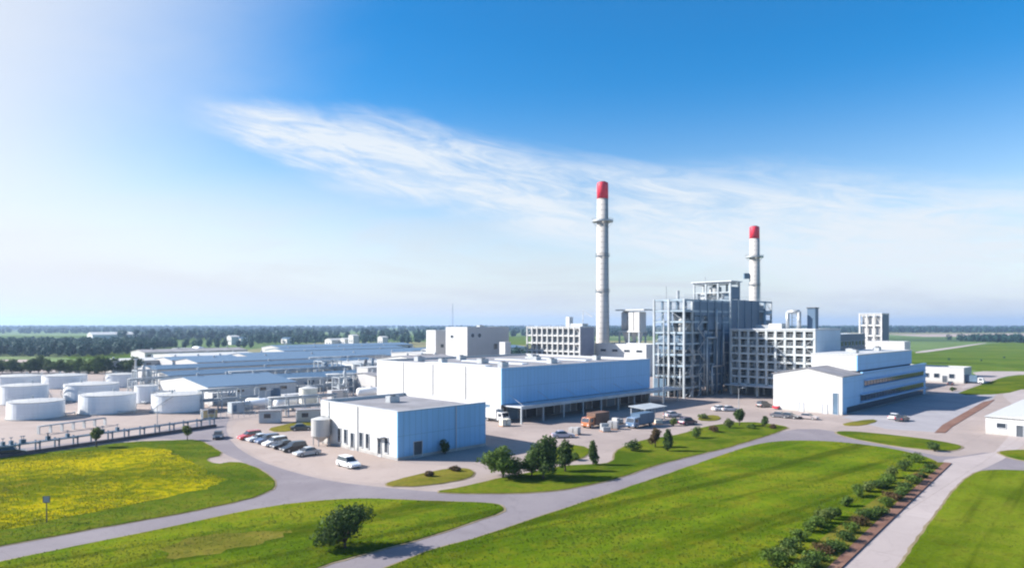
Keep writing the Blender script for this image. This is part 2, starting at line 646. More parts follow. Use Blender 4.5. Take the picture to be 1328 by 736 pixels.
mat('kerb concrete', (0.332, 0.315, 0.299), .85, var=.15, scale=.4, obj=False)
YARD = pave_mat('yard concrete', (0.2842, 0.2349, 0.2166), (0.3420, 0.2835, 0.2601), slab=6.0)
ROAD = pave_mat('road asphalt', (0.172, 0.152, 0.169), (0.208, 0.187, 0.201), s=.09)
ROADC = pave_mat('concrete road', (0.3320, 0.2855, 0.2773), (0.3820, 0.3320, 0.3196), slab=8.0)
SAND = pave_mat('sandy gravel', (0.3009, 0.2430, 0.2156), (0.3499, 0.2880, 0.2596))
LOT = pave_mat('grey lot', (0.257, 0.245, 0.261), (0.307, 0.295, 0.311), s=.12)
EDGE = pave_mat('worn edge', (.17, .135, .07), (.25, .205, .13), s=.5)
SOIL = pave_mat('red soil', (0.141, 0.071, 0.050), (0.207, 0.116, 0.083), s=.3)
G_LEFT = grass_mat('flowering grass', (.085, .108, .004), (.155, .175, .004), (.46, .37, .004), .8, .055, dry=(.24, .165, .02))
G_MAIN = grass_mat('mown grass', (.062, .108, .005), (.104, .152, .007), (.19, .19, .014), .75, .045, (R(52), 4.0), dry=(.15, .128, .026))
G_RIGHT = grass_mat('striped grass', (.075, .115, .006), (.118, .16, .01), (.17, .18, .018), .5, .05, (R(41), 2.6), dry=(.17, .145, .03))
G_LAWN = grass_mat('green grass', (.05, .085, .006), (.085, .125, .008), (.15, .155, .016), .7, .06, dry=(.16, .135, .03))
G_FIELD = grass_mat('meadow grass', (.06, .11, .015), (.09, .145, .02), (.13, .155, .03), .5, .012)
G_OLIVE = grass_mat('olive verge', (.095, .10, .015), (.15, .145, .02), (.2, .16, .035), .6, .08)


def far_ground():
    m, nt, b = base_mat('countryside', .95, 0, .1)
    g = nd(nt, 'ShaderNodeNewGeometry')
    p = vmap(nt, g.outputs['Position'], (.0016, .0030, 1), (0, 0, R(12)))
    vo = nd(nt, 'ShaderNodeTexVoronoi')
    vo.inputs['Scale'].default_value = 1.0
    vo.inputs['Randomness'].default_value = .85
    nt.links.new(p, vo.inputs['Vector'])
    sp = nd(nt, 'ShaderNodeSeparateColor')
    nt.links.new(vo.outputs['Color'], sp.inputs[0])
    cr = nd(nt, 'ShaderNodeValToRGB')
    cr.color_ramp.interpolation = 'CONSTANT'
    els = [(0, (.07, .12, .03)), (.22, (.11, .17, .05)), (.42, (.15, .2, .07)), (.6, (.05, .09, .03)), (.74, (.20, .19, .10)), (.88, (.09, .15, .04))]
    cr.color_ramp.elements[0].color = (*els[0][1], 1)
    cr.color_ramp.elements[1].position = els[1][0]
    cr.color_ramp.elements[1].color = (*els[1][1], 1)
    for pos, c in els[2:]:
        e = cr.color_ramp.elements.new(pos)
        e.color = (*c, 1)
    nt.links.new(sp.outputs[0], cr.inputs[0])
    n = noise(nt, g.outputs['Position'], .02, 6, .6)
    c = mixrgb(nt, mth(nt, 'MULTIPLY', ramp(nt, n, .4, .7), .4), cr.outputs[0], (.05, .08, .025))
    nt.links.new(c, b.inputs['Base Color'])
    return m


gm = MB()
gm.v = [(-11900, -450, 0), (11900, -450, 0), (11900, 8900, 0), (-11900, 8900, 0)]
gm.f = [(0, 1, 2, 3)]
tag(gm.build('ground', far_ground()), 'flat green farmland reaching to the horizon', kind='structure')

sheet('yard', 'pale concrete yard around the plant buildings',
      [(-190, 25), (190, 25), (330, 200), (215, 262), (170, 300), (140, 380), (20, 420), (-140, 420), (-250, 330), (-290, 200)], .02, YARD, 0, True)
sheet('road', 'grey lilac asphalt road running past the lawns',
      [(-260, 820), (-200, 735), (0, 704), (240, 662), (352, 634), (358, 626), (345, 614), (318, 600), (290, 588), (268, 574), (225, 568), (165, 570), (0, 591), (-200, 625),
       (-200, 600), (0, 584), (165, 566), (262, 548), (280, 540), (300, 540), (292, 553), (300, 575), (335, 597), (380, 612), (430, 624), (500, 632), (570, 638), (680, 640), (750, 632), (850, 603), (950, 579), (1020, 556), (1075, 556),
       (1100, 568), (1180, 583), (1230, 594), (1290, 584), (1400, 596), (1400, 625), (1270, 613), (1225, 604), (1180, 590), (1100, 578), (1000, 577), (700, 676), (560, 716), (400, 775), (300, 830)], .026, ROAD, 1)
sheet('service_road', 'pale concrete road running straight towards the junction',
      [(1225, 596), (1290, 586), (1330, 540), (1300, 512), (1345, 480), (1420, 478), (1350, 560), (1300, 596), (1262, 614), (1240, 630), (1160, 738), (1090, 830), (985, 830), (1080, 740), (1180, 646)], .032, ROADC, 0)
sheet('tank_farm_ground', 'sandy pale ground beneath the white storage tanks',
      [(-300, 560), (0, 576), (140, 558), (262, 541), (300, 528), (330, 515), (200, 484), (0, 484), (-300, 486)], .03, SAND, 0)
sheet('parking_lot', 'pinkish concrete car park beside the small white building',
      [(300, 548), (330, 543), (420, 545), (430, 575), (516, 599), (600, 606), (560, 612), (500, 628), (440, 622), (380, 609), (335, 593), (305, 572)], .03, SAND, 1)
sheet('lot', 'grey asphalt lot beside the right white building',
      [(1092, 541), (1200, 512), (1300, 500), (1285, 520), (1215, 560), (1150, 556)], .03, LOT, 0)

L1 = sheet('lawn', 'grass field in the left corner, green at its rim',
           [(-200, 618), (0, 594), (100, 582), (165, 573), (225, 571), (256, 570), (272, 577), (291, 590), (264, 594.5), (279, 602.5), (305, 598), (330, 605), (350, 617), (358, 627), (350, 637), (320, 648), (240, 665), (120, 686), (0, 708), (-200, 748)], .12, G_LAWN, 1, kerb=.2)
L1Y = [G(*q) for q in chaikin([(-200, 622), (0, 597), (70, 588), (140, 584), (200, 580), (240, 592), (268, 610), (292, 622), (275, 634), (200, 650), (100, 669), (0, 688), (-200, 724)], 2)]
tag(MB().prism(ragged(L1Y, .8, 5), 0, .128).build('meadow', G_LEFT), 'yellow flowering patch spread over the left corner field', None, kind='structure')
DRY = [G(*q) for q in chaikin([(205, 712), (250, 698), (320, 690), (385, 688), (350, 702), (285, 718), (225, 728)], 2)]
L2 = sheet('lawn', 'mown grass bank under the dark round tree',
           [(-200, 772), (0, 729), (110, 706), (220, 684), (320, 662), (400, 650), (470, 646), (560, 650), (640, 652), (655, 658), (650, 665), (620, 674), (550, 698), (467, 719), (409, 736), (300, 780), (100, 860), (-200, 860)], .12, G_MAIN, 2, kerb=.25)
tag(MB().prism(ragged(DRY, .7, 6), 0, .128).build('verge', G_OLIVE), 'pale worn dry patch on the tree bank', None, kind='structure')
L3 = sheet('lawn', 'broad mown grass field in the centre foreground',
           [(380, 790), (503, 736), (560, 712), (620, 698), (700, 670), (800, 637), (900, 603), (960, 582), (1000, 572), (1060, 571), (1120, 576), (1180, 586), (1222, 600), (1215, 612), (1085, 730), (980, 830), (380, 830)], .12, G_MAIN, 2, kerb=.22)
L4 = sheet('lawn', 'striped mown grass field in the right corner',
           [(1166, 736), (1240, 632), (1262, 613), (1285, 609), (1328, 610), (1500, 618), (1600, 640), (1600, 850), (1100, 830)], .12, G_RIGHT, 2, kerb=.22)
L5 = sheet('lawn', 'narrow grass island between road and lot',
           [(1080, 559), (1120, 560), (1200, 569), (1240, 576), (1250, 580), (1235, 585), (1190, 582), (1140, 575), (1095, 566)], .13, G_LAWN, 2, kerb=.3)
L6 = sheet('lawn', 'small grass island at the right of the junction',
           [(1290, 585), (1340, 583), (1420, 586), (1430, 600), (1340, 599), (1310, 594)], .13, G_LAWN, 2, kerb=.3)
L7 = sheet('lawn', 'planted grass strip between road and yard',
           [(560, 638), (600, 632), (640, 622), (660, 618), (700, 611), (730, 604), (775, 602), (795, 600), (798, 585), (812, 578), (840, 569), (875, 565), (897, 559), (915, 553), (966, 546), (1018, 552), (1022, 556), (953, 578), (890, 593), (850, 603), (799, 621), (749, 632), (716, 637), (666, 640), (600, 640)], .13, G_LAWN, 1, kerb=.25)
L8 = sheet('lawn', 'small grass patch behind the cluster of trees',
           [(715, 584), (735, 576), (764, 580), (763, 591), (742, 598), (715, 603)], .13, G_LAWN, 1, kerb=.2)
L9 = sheet('lawn', 'oval grass island in front of small building',
           [(493, 630), (520, 621), (560, 611), (600, 606), (616, 611), (612, 619), (580, 626), (540, 631)], .13, G_OLIVE, 2, kerb=.2)
sheet('verge', 'olive grass verge beside the yard equipment', [(345, 556), (372, 550), (420, 539), (424, 546), (395, 556), (360, 561)], .1, G_OLIVE, 1)
sheet('verge', 'yellowish grass patch in the yard by parked cars', [(904, 545), (908, 539), (930, 538), (936, 543), (925, 546)], .13, G_OLIVE, 1)
sheet('verge', 'thin grass strip before right white building', [(1092, 549), (1130, 543), (1140, 546), (1118, 552), (1096, 552)], .1, G_OLIVE, 1)
sheet('meadow', 'yellow green grass wedge beside the right lot', [(1236, 512), (1262, 502), (1305, 488), (1345, 485), (1560, 487), (1450, 500), (1330, 503), (1302, 511)], .07, G_LAWN, 1)
sheet('meadow', 'wide green meadow behind the right buildings',
      [(1000, 459), (1180, 456), (1300, 444), (1700, 446), (2200, 470), (1560, 486), (1328, 481), (1270, 481), (1232, 474), (1000, 476)], .05, G_FIELD, 0)
sheet('path', 'pale farm track crossing the far meadow', [(1185, 456), (1225, 451), (1275, 444.4), (1282, 444.4), (1235, 452), (1190, 458)], .09, ROADC, 1)
sheet('path', 'pale track along the near meadow edge', [(1258, 481), (1330, 481.5), (1560, 485), (1560, 488), (1330, 485), (1300, 488), (1250, 505), (1246, 502), (1272, 489)], .085, ROADC, 1)
sheet('soil_strip', 'bare pinkish soil strip beyond far meadow', [(1150, 433.5), (1330, 432), (1600, 433), (1600, 435.5), (1330, 436), (1200, 436.5)], .06, SAND, 0)
sheet('soil_strip', 'brown soil strip edging the grey lot', [(1212, 561), (1222, 551), (1275, 521), (1290, 518), (1280, 526), (1235, 553), (1226, 561)], .1, SOIL, 0)
sheet('soil_strip', 'red soil strip between shrubs and concrete road', [(1225, 600), (1234, 601), (1180, 652), (1080, 748), (1000, 830), (982, 830), (1062, 748), (1162, 653)], .16, SOIL, 0)
sheet('verge', 'dry tan grass strip under the double shrub row', [(1205, 600), (1226, 600), (1164, 653), (1064, 748), (984, 830), (930, 830), (1010, 742), (1110, 665)], .15, G_OLIVE, 0)
sheet('field', 'pale green field beyond the left tree row', [(90, 465), (180, 465), (215, 459), (150, 457.5), (80, 460)], .05, G_FIELD, 0)
sheet('field', 'light green field strip behind the dark wood', [(-300, 435), (180, 435), (180, 437.3), (-300, 438)], .05, G_FIELD, 0)
sheet('field', 'green field strip behind the far sheds', [(220, 437), (420, 437), (420, 441), (220, 441)], .05, G_FIELD, 0)
sheet('field', 'green field between the white tower and frame block', [(640, 436), (720, 436), (720, 447), (640, 447)], .05, G_FIELD, 0)
sheet('soil_strip', 'bare pink soil strip at the left tree row', [(-200, 466), (52, 466), (46, 470), (-200, 470)], .06, SAND, 0)

# ------------------------------------------------------------------ buildings
RZ = R(45)


def bld(name, label, a, b, cat='building', group=None):
    """thing whose local x runs along plant axis a, local y along axis b; origin at the near corner"""
    return thing(name, label, cat, AB(a, b), RZ, group)


def walls(t, lu, lv, h, m=WHITE, par=.5, roofm=ROOFG, m_side=None, z0=0.0, name='wall'):
    """hollow box walls with a parapet standing round a flat roof"""
    w = .3
    MB().box(0, 0, z0, lu, w, h).build(name, m_side or m, t)
    MB().box(0, lv - w, z0, lu, lv, h).build(name, m, t)
    MB().box(0, w, z0, w, lv - w, h).build(name, m, t)
    MB().box(lu - w, w, z0, lu, lv - w, h).build(name, m, t)
    MB().box(w, w, h - par - .2, lu - w, lv - w, h - par).build('roof', roofm, t)
    c = MB()
    c.box(-.06, -.06, h, lu + .06, w + .05, h + .1).box(-.06, lv - w - .05, h, lu + .06, lv + .06, h + .1)
    c.box(-.06, w + .05, h, w + .05, lv - w - .05, h + .1).box(lu - w - .05, w + .05, h, lu + .06, lv - w - .05, h + .1)
    c.build('parapet_cap', TRIM, t)


def window(t, face, u0, z0, w, h, name='window', gm=GLASS, fr=TRIM):
    """face 'x': on the local x=0 wall (position along y); face 'y': on the y=0 wall"""
    def bx(m, a0, a1, zz0, zz1, d0, d1):
        if face == 'y':
            m.box(a0, d0, zz0, a1, d1, zz1)
        else:
            m.box(d0, a0, zz0, d1, a1, zz1)
        return m
    g = bx(MB(), u0, u0 + w, z0, z0 + h, -.03, .1).build(name, gm, t)
    f = MB()
    e = .09
    bx(f, u0 - e, u0, z0 - e, z0 + h + e, -.12, .05)
    bx(f, u0 + w, u0 + w + e, z0 - e, z0 + h + e, -.12, .05)
    bx(f, u0, u0 + w, z0 + h, z0 + h + e, -.12, .05)
    bx(f, u0, u0 + w, z0 - e, z0, -.16, .05)
    f.build('frame', fr, g)
    return g


def roof_unit(t, x, y, z, sx=2.2, sy=1.6, sz=1.2, m=GALV):
    o = MB().box(x, y, z, x + sx, y + sy, z + sz).build('rooftop_vent', m, t, bevel=.05)
    MB().cyl(x + sx / 2, y + sy / 2, z + sz - .02, z + sz + .18, min(sx, sy) * .36).build('fan_cowl', STEELD, o)


def drain(t, face, u, h):
    m = MB()
    if face == 'y':
        m.tube((u, -.12, .1), (u, -.12, h), .08)
    else:
        m.tube((-.12, u, .1), (-.12, u, h), .08)
    m.build('downpipe', TRIM, t)


# small white hall in front
t = bld('white_hall', 'small white flat roofed hall beside the car park', 65.1, 91.3)
walls(t, 19.4, 24.5, 7.9, m_side=BLUESHADE)
for y in (2.6, 4.6, 8.2, 10.2, 13.0, 15.2, 17.3):
    window(t, 'x', y, .9 if y not in (4.6, 13.0) else .1, 1.0, 2.5 if y not in (4.6, 13.0) else 2.9)
window(t, 'y', 3.2, .06, 1.7, 2.6, 'door', STEELD)
MB().box(.35, 24.2, 7.9, 1, 24.21, 7.91)
drain(t, 'x', 11.8, 7.8)
drain(t, 'x', 21.4, 7.8)
drain(t, 'y', 12.3, 7.8)
MB().box(-.05, -.05, 0, 19.45, .0, .5).build('plinth', CONCD, t)
MB().box(-.05, .003, 0, 0, 24.5, .45).build('plinth', CONCD, t)
MB().tube((-1.0, 3.6, 3.5), (-.02, 3.6, 3.5), .05).box(-1.1, 3.3, 3.4, -.0, 6.6, 3.5).build('door_canopy', TRIM, t)
roof_unit(t, 9, 15, 7.4)

# large warehouse
t = bld('warehouse', 'large white warehouse with long canopy over dark loading bays', 107.6, 110.9)
LU, LV, H = 59.5, 49.8, 12.2
w = .3
MB().box(0, 0, 3.9, LU, w, H).build('wall', BLUESHADE, t)
MB().box(0, w, 0, w, LV, H).build('wall', WHITE, t)
MB().box(w, LV - w, 0, LU, LV, H).build('wall', WHITE, t)
MB().box(LU - w, w, 0, LU, LV - w, H).build('wall', WHITE, t)
MB().box(w, w, H - .7, LU - w, LV - w, H - .45).build('roof', ROOFG, t)
c = MB()
c.box(-.06, -.06, H, LU + .06, w + .05, H + .12).box(-.06, LV - .35, H, LU + .06, LV + .06, H + .12).box(-.06, w + .05, H, w + .05, LV - .35, H + .12).box(LU - .35, w + .05, H, LU + .06, LV - .35, H + .12)
c.build('parapet_cap', TRIM, t)
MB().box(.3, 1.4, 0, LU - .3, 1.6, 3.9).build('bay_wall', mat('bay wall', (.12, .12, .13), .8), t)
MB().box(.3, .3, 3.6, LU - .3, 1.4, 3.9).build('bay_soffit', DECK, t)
for k in range(9):
    x = 3 + k * 6.3
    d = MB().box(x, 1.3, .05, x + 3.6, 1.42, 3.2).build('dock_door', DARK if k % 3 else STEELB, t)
    MB().box(x - .15, 1.25, 0, x - .003, 1.4, 3.4).box(x + 3.603, 1.25, 0, x + 3.75, 1.4, 3.4).build('door_frame', TRIM, d)
cn = MB().box(.6, -5.6, 3.55, LU + 8, -.003, 3.78).build('canopy', TRIM, t)
f = MB()
f.box(.5, -5.75, 3.3, LU + 8.1, -5.603, 4.0)
f.build('fascia', STEEL, cn)
for k in range(10):
    x = 1.0 + k * 7.2
    MB().box(x - .15, -5.4, 0, x + .15, -5.1, 3.55).build('column', STEEL, t)
for k in range(6):
    x = 2 + k * 10
    MB().beam((x, -5.2, 3.8), (x, -.1, 6.2), .07).build('canopy_tie', GALV, t)
for (x, y, s) in ((6, 6, 2.2), (14, 22, 2.6), (7, 30, 2.0), (27, 9, 2.4), (40, 28, 3), (50, 12, 2.2), (22, 40, 2.4), (33, 20, 2), (9, 43, 2.5)):
    roof_unit(t, x, y, H - .45, s, s * .75, 1.3)
for k in range(4):
    MB().box(6 + k * 13, 12, H - .45, 8.4 + k * 13, 36, H - .2).build('skylight', mat('milky skylight', (.6, .64, .68), .4), t)
for y in (12.4, 24.9, 37.4):
    drain(t, 'x', y, H - .1)
window(t, 'x', 4.0, 0.06, 3.2, 3.6, 'roller_door', STEELB)

# white office hall on the right
t = bld('office_hall', 'white stepped hall with dark ribbon windows beside shaded lot', 174.6, 60.7)
LU, LV, H, PK = 72.8, 17.2, 9.3, 11.1
gw = 13.6
for x0, x1 in ((0, .3),):
    m = MB()
    m.v = [(x0, 0, 0), (x0, LV, 0), (x0, LV, H), (x0, LV / 2, PK), (x0, 0, H), (x1, 0, 0), (x1, LV, 0), (x1, LV, H), (x1, LV / 2, PK), (x1, 0, H)]
    m.f = [(0, 1, 2, 3, 4), (5, 9, 8, 7, 6), (0, 5, 6, 1), (1, 6, 7, 2), (2, 7, 8, 3), (3, 8, 9, 4), (4, 9, 5, 0)]
    m.build('gable_wall', WHITE, t)
MB().box(.3, 0, 0, LU, .3, H).build('wall', BLUESHADE, t)
MB().box(.3, LV - .3, 0, LU, LV, H).build('wall', WHITE, t)
MB().box(LU - .3, .3, 0, LU, LV - .3, H).build('wall', WHITE, t)
m = MB()
for ys, ye in ((-.35, LV / 2), (LV + .35, LV / 2)):
    zs = H - .05
    m._add([(-.25, ys, zs), (gw + .4, ys, zs), (gw + .4, ye, PK + .02), (-.25, ye, PK + .02), (-.25, ys, zs + .18), (gw + .4, ys, zs + .18), (gw + .4, ye, PK + .2), (-.25, ye, PK + .2)],
           [(0, 3, 2, 1), (4, 5, 6, 7), (0, 1, 5, 4), (1, 2, 6, 5), (2, 3, 7, 6), (3, 0, 4, 7)])
m.build('gable_roof', ROOFG, t)
MB().box(gw + .5, .3, H - .4, LU - .3, LV - .3, H - .2).build('roof', ROOFG, t)
MB().box(gw, -.25, H + .1, LU + .05, .3, H + .55).build('cornice', BLUESHADE, t)
# the upper block stands back on the hall
ub = MB().box(gw, 1.3, H + .8, 61.5, 12.7, 14.1).build('upper_wall', WHITE, t)
MB().box(gw - .003, 1.0, H + .8, 61.5, 1.3, 14.1).build('upper_side_wall', BLUESHADE, t)
MB().box(gw - .12, .85, 14.1, 61.65, 12.85, 14.35).build('upper_roof', ROOFW, ub)
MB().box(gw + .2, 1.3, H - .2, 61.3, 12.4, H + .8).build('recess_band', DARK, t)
for z0, z1, u0, u1 in ((6.1, 7.5, 15.5, 70.5), (2.4, 4.0, 12.6, 70.5)):
    r = MB().box(u0, -.03, z0, u1, .1, z1).build('ribbon_window', GLASS, t)
    f = MB()
    k = u0
    while k < u1 - .5:
        f.box(k, -.1, z0 + .002, k + .12, .05, z1 - .002)
        k += 2.4
    f.build('mullion', STEELB, r)
    MB().box(u0 - .3, -.9, z0 - .3, u1 + .6, -.003, z0 - .05).build('ledge', BLUESHADE, t)
    MB().box(u0 - .3, -.7, z1 + .05, u1 + .6, -.003, z1 + .25).build('sun_shade', BLUESHADE, t)
r = MB().box(3, -.04, .1, 70, .1, 1.7).build('ground_floor_glazing', GLASS, t)
window(t, 'x', 1.0, .06, 1.2, 5.2, 'door', STEELB)
for y in (3.6, 9.4):
    window(t, 'x', y, .05, 1.1, 2.3, 'door', TRIM)
roof_unit(t, 66, 6, H - .2, 3, 2.2, 1.6)
for x, y, s in ((22, 4, 2.0), (31, 8, 2.4), (44, 5, 1.8), (54, 8, 2.2)):
    roof_unit(t, x, y, 14.35, s, s * .8, .9)

# low white building cut by the right frame edge
t = thing('low_store', 'low white store with white roof at the right edge', 'building', G(1278, 562), RZ)
LV2 = 26
MB().box(0, -LV2, 0, .3, 0, 3.5).build('wall', WHITE, t)
MB().box(.3, -.3, 0, 44, 0, 3.5).build('wall', WHITE, t)
MB().box(43.7, -LV2, 0, 44, -.3, 3.5).build('wall', WHITE, t)
MB().box(.3, -LV2, 0, 43.7, -LV2 + .3, 3.5).build('wall', WHITE, t)
m = MB()
m._add([(-.3, -LV2 - .2, 3.5), (44.3, -LV2 - .2, 3.5), (44.3, .25, 3.5), (-.3, .25, 3.5), (-.3, -LV2 / 2, 4.6), (44.3, -LV2 / 2, 4.6)],
       [(0, 1, 5, 4), (2, 3, 4, 5), (0, 4, 3), (1, 2, 5), (0, 3, 2, 1)])
m.build('roof', ROOFW, t)
for y in (-3.4, -8.6, -13.8, -19.0):
    window(t, 'x', y, 1.5, 1.5, .9)
window(t, 'x', -6.2, .05, 1.1, 2.2, 'door', STEELD)

# small white building by the meadow
t = thing('white_shed', 'small white shed beside the meadow behind the right hall', 'building', G(1250, 497), RZ)
walls(t, 12.5, 26, 5.8, WHITE2, .25, ROOFW)
for y in (3, 8, 11.5, 18):
    window(t, 'x', y, 1.8, 1.8, 1.6)
window(t, 'x', 5.4, .05, 1.6, 2.6, 'door', STEELD)
window(t, 'y', 3, .05, 3, 3.0, 'roller_door', STEELB)


def simple_shed(a, b, lu, lv, h, label, roofm=ROOFB, wallm=WHITE2, name='shed', group=None, rise=None, doors=2, vents=3):
    t = bld(name, label, a, b, group=group)
    rise = lv * .05 if rise is None else rise
    MB().box(0, 0, 0, lu, .25, h).build('wall', wallm, t)
    MB().box(0, lv - .25, 0, lu, lv, h).build('wall', wallm, t)
    for x in (0, lu - .25):
        m = MB()
        m.v = [(x + d, y, z) for d in (0, .25) for (y, z) in ((.25, 0), (lv - .25, 0), (lv - .25, h), (lv / 2, h + rise), (.25, h))]
        m.f = [(0, 1, 2, 3, 4), (9, 8, 7, 6, 5), (0, 5, 6, 1), (1, 6, 7, 2), (2, 7, 8, 3), (3, 8, 9, 4), (4, 9, 5, 0)]
        m.build('gable_wall', wallm, t)
    m = MB()
    for ys in (-.4, lv + .4):
        m._add([(-.3, ys, h), (lu + .3, ys, h), (lu + .3, lv / 2, h + rise), (-.3, lv / 2, h + rise), (-.3, ys, h + .18), (lu + .3, ys, h + .18), (lu + .3, lv / 2, h + rise + .18), (-.3, lv / 2, h + rise + .18)],
               [(0, 3, 2, 1), (4, 5, 6, 7), (0, 1, 5, 4), (1, 2, 6, 5), (2, 3, 7, 6), (3, 0, 4, 7)])
    m.build('roof', roofm, t)
    for k in range(doors):
        window(t, 'y', lu * (k + .5) / max(doors, 1) - 1.5, .05, 3, min(3.2, h * .7), 'roller_door', STEELB)
    n = int(lu // 6)
    for k in range(n):
        window(t, 'y', lu * (k + .2) / n, h * .62, lu / n * .35, h * .2, 'window')
    for k in range(vents):
        x = lu * (k + .5) / vents
        MB().cyl(x, lv / 2, h + rise - .1, h + rise + 1.0, .45, n=10).build('ridge_vent', GALV, t, smooth=False)
    return t


simple_shed(74.2, 193.1, 26, 38.8, 4.6, 'wide white shed behind the third front storage tank', ROOFB2, WHITE)
simple_shed(80, 240, 74, 19, 5.0, 'long blue roofed shed, nearest behind the tank farm', ROOFB, WHITE2)
simple_shed(84, 268, 96, 20, 5.6, 'long blue roofed shed, second row behind the tanks', ROOFB, OFFW, vents=5)
simple_shed(110, 298, 120, 26, 6.0, 'long pale roofed shed, third row behind the tanks', ROOFB2, OFFW, vents=5)
simple_shed(150, 338, 150, 26, 6.0, 'longest pale blue shed in the farthest shed row', ROOFB2, OFFW, vents=6)
simple_shed(104, 208, 34, 20, 4.4, 'dull grey shed between the blue sheds and warehouse', ROOFB, OFFW)
simple_shed(128, 372, 44, 40, 5.5, 'bright white flat roofed shed far behind blue sheds', ROOFW, WHITE, rise=.8)
simple_shed(92, 352, 26, 30, 5.0, 'small grey shed left of the bright white shed', ROOFW, WHITE2, rise=.6)
simple_shed(148, 237, 16, 18, 6.5, 'white roofed shed standing out among grey sheds', ROOFW, WHITE, rise=.4)
simple_shed(168, 196, 22, 12, 8.0, 'pale stepped block next to the warehouse left end', ROOFG, OFFW, rise=.3, vents=1)
simple_shed(200, 262, 60, 24, 8.0, 'pale hall behind the white tower block', ROOFW, WHITE2, rise=.6)
simple_shed(262, 318, 70, 24, 7.0, 'pale shed behind the pale hall, nearest the white tower block', ROOFB2, WHITE2, vents=4)
simple_shed(112, 334, 32, 24, 5.5, 'short grey shed tucked left of the longest pale blue shed', ROOFB2, OFFW)
simple_shed(196, 392, 90, 26, 6.0, 'pale blue shed beyond the longest pale blue shed', ROOFB2, WHITE2, vents=5)
simple_shed(128, 426, 60, 26, 6.0, 'grey roofed shed beyond the bright white shed', ROOFG, OFFW, vents=4)
simple_shed(214, 434, 110, 28, 6.5, 'farthest pale blue shed before the tree belt', ROOFB2, OFFW, vents=5)
simple_shed(124, 186, 22, 14, 5.5, 'small grey shed behind the warehouse left end', ROOFG, OFFW)
simple_shed(166, 214, 22, 34, 7.5, 'broad grey roofed block left of the white tower block', ROOFG, WHITE2)
# far-off buildings
FAR = [((120, 441), 60, 30, 8, 'very long white roofed barn far left beyond wood', ROOFW), ((300, 447), 9, 12, 9, 'small white house beside the far tree belt', ROOFW),
       ((312, 447), 8, 10, 7, 'pale blue house next to small white house', ROOFB2), ((430, 448), 14, 14, 6, 'pale house left among the far belt trees', ROOFW),
       ((447, 448), 8, 10, 7, 'pinkish white house amid the far belt trees', ROOFW), ((458, 448.5), 7, 9, 11, 'tall narrow white house amid far belt', ROOFW),
       ((496, 448), 7, 9, 9, 'white house right end of the far belt', ROOFW), ((372, 446), 9, 14, 6, 'grey green house before the far belt', ROOFB2)]
for (px, py), lu, lv, h, lab, rm in FAR:
    t = thing('farm_building', lab, 'building', G(px, py), RZ)
    MB().box(0, 0, 0, lu, lv, h).build('wall', WHITE, t)
    m = MB()
    m._add([(-.4, -.4, h), (lu + .4, -.4, h), (lu + .4, lv + .4, h), (-.4, lv + .4, h), (-.4, lv / 2, h + lv * .12), (lu + .4, lv / 2, h + lv * .12)],
           [(0, 1, 5, 4), (2, 3, 4, 5), (0, 4, 3), (1, 2, 5), (0, 3, 2, 1)])
    m.build('roof', rm, t)
    for k in range(2):
        window(t, 'x', lv * (.2 + .4 * k), h * .35, lv * .15, h * .25)

# white tower block behind the warehouse
t = thing('tower_block', 'tall white block with two round vents above warehouse', 'building', at_depth(606, 300), RZ)
walls(t, 25.8, 14.8, 21, WHITE, .4, ROOFG, OFFW)
for x in (3.1, 7.2):
    m = MB().tube((x, -.15, 17.3), (x, .1, 17.3), .95, n=16).build('round_vent', STEELD, t)
    MB().tube((x, -.1, 17.3), (x, .1, 17.3), 1.25, n=16).build('vent_collar', TRIM, m)
window(t, 'x', 9.5, 16.2, 1.8, 1.2)
window(t, 'y', 16, 11, 2.2, 2.4)
roof_unit(t, 12, 5, 20.6, 3, 2.4, 1.2)
t = thing('tower_block', 'narrower white shaft standing left of the round-vent block', 'building', at_depth(565, 330), RZ)
walls(t, 9.5, 7.3, 19.4, WHITE, .4, ROOFG, OFFW)
window(t, 'y', 3, 11, 2, 1.6)
t = thing('silo_hut', 'small bright white hut right of the round-vent block', 'building', at_depth(655, 296), RZ)
walls(t, 3.5, 3.5, 14.5, WHITE, .2, ROOFW)


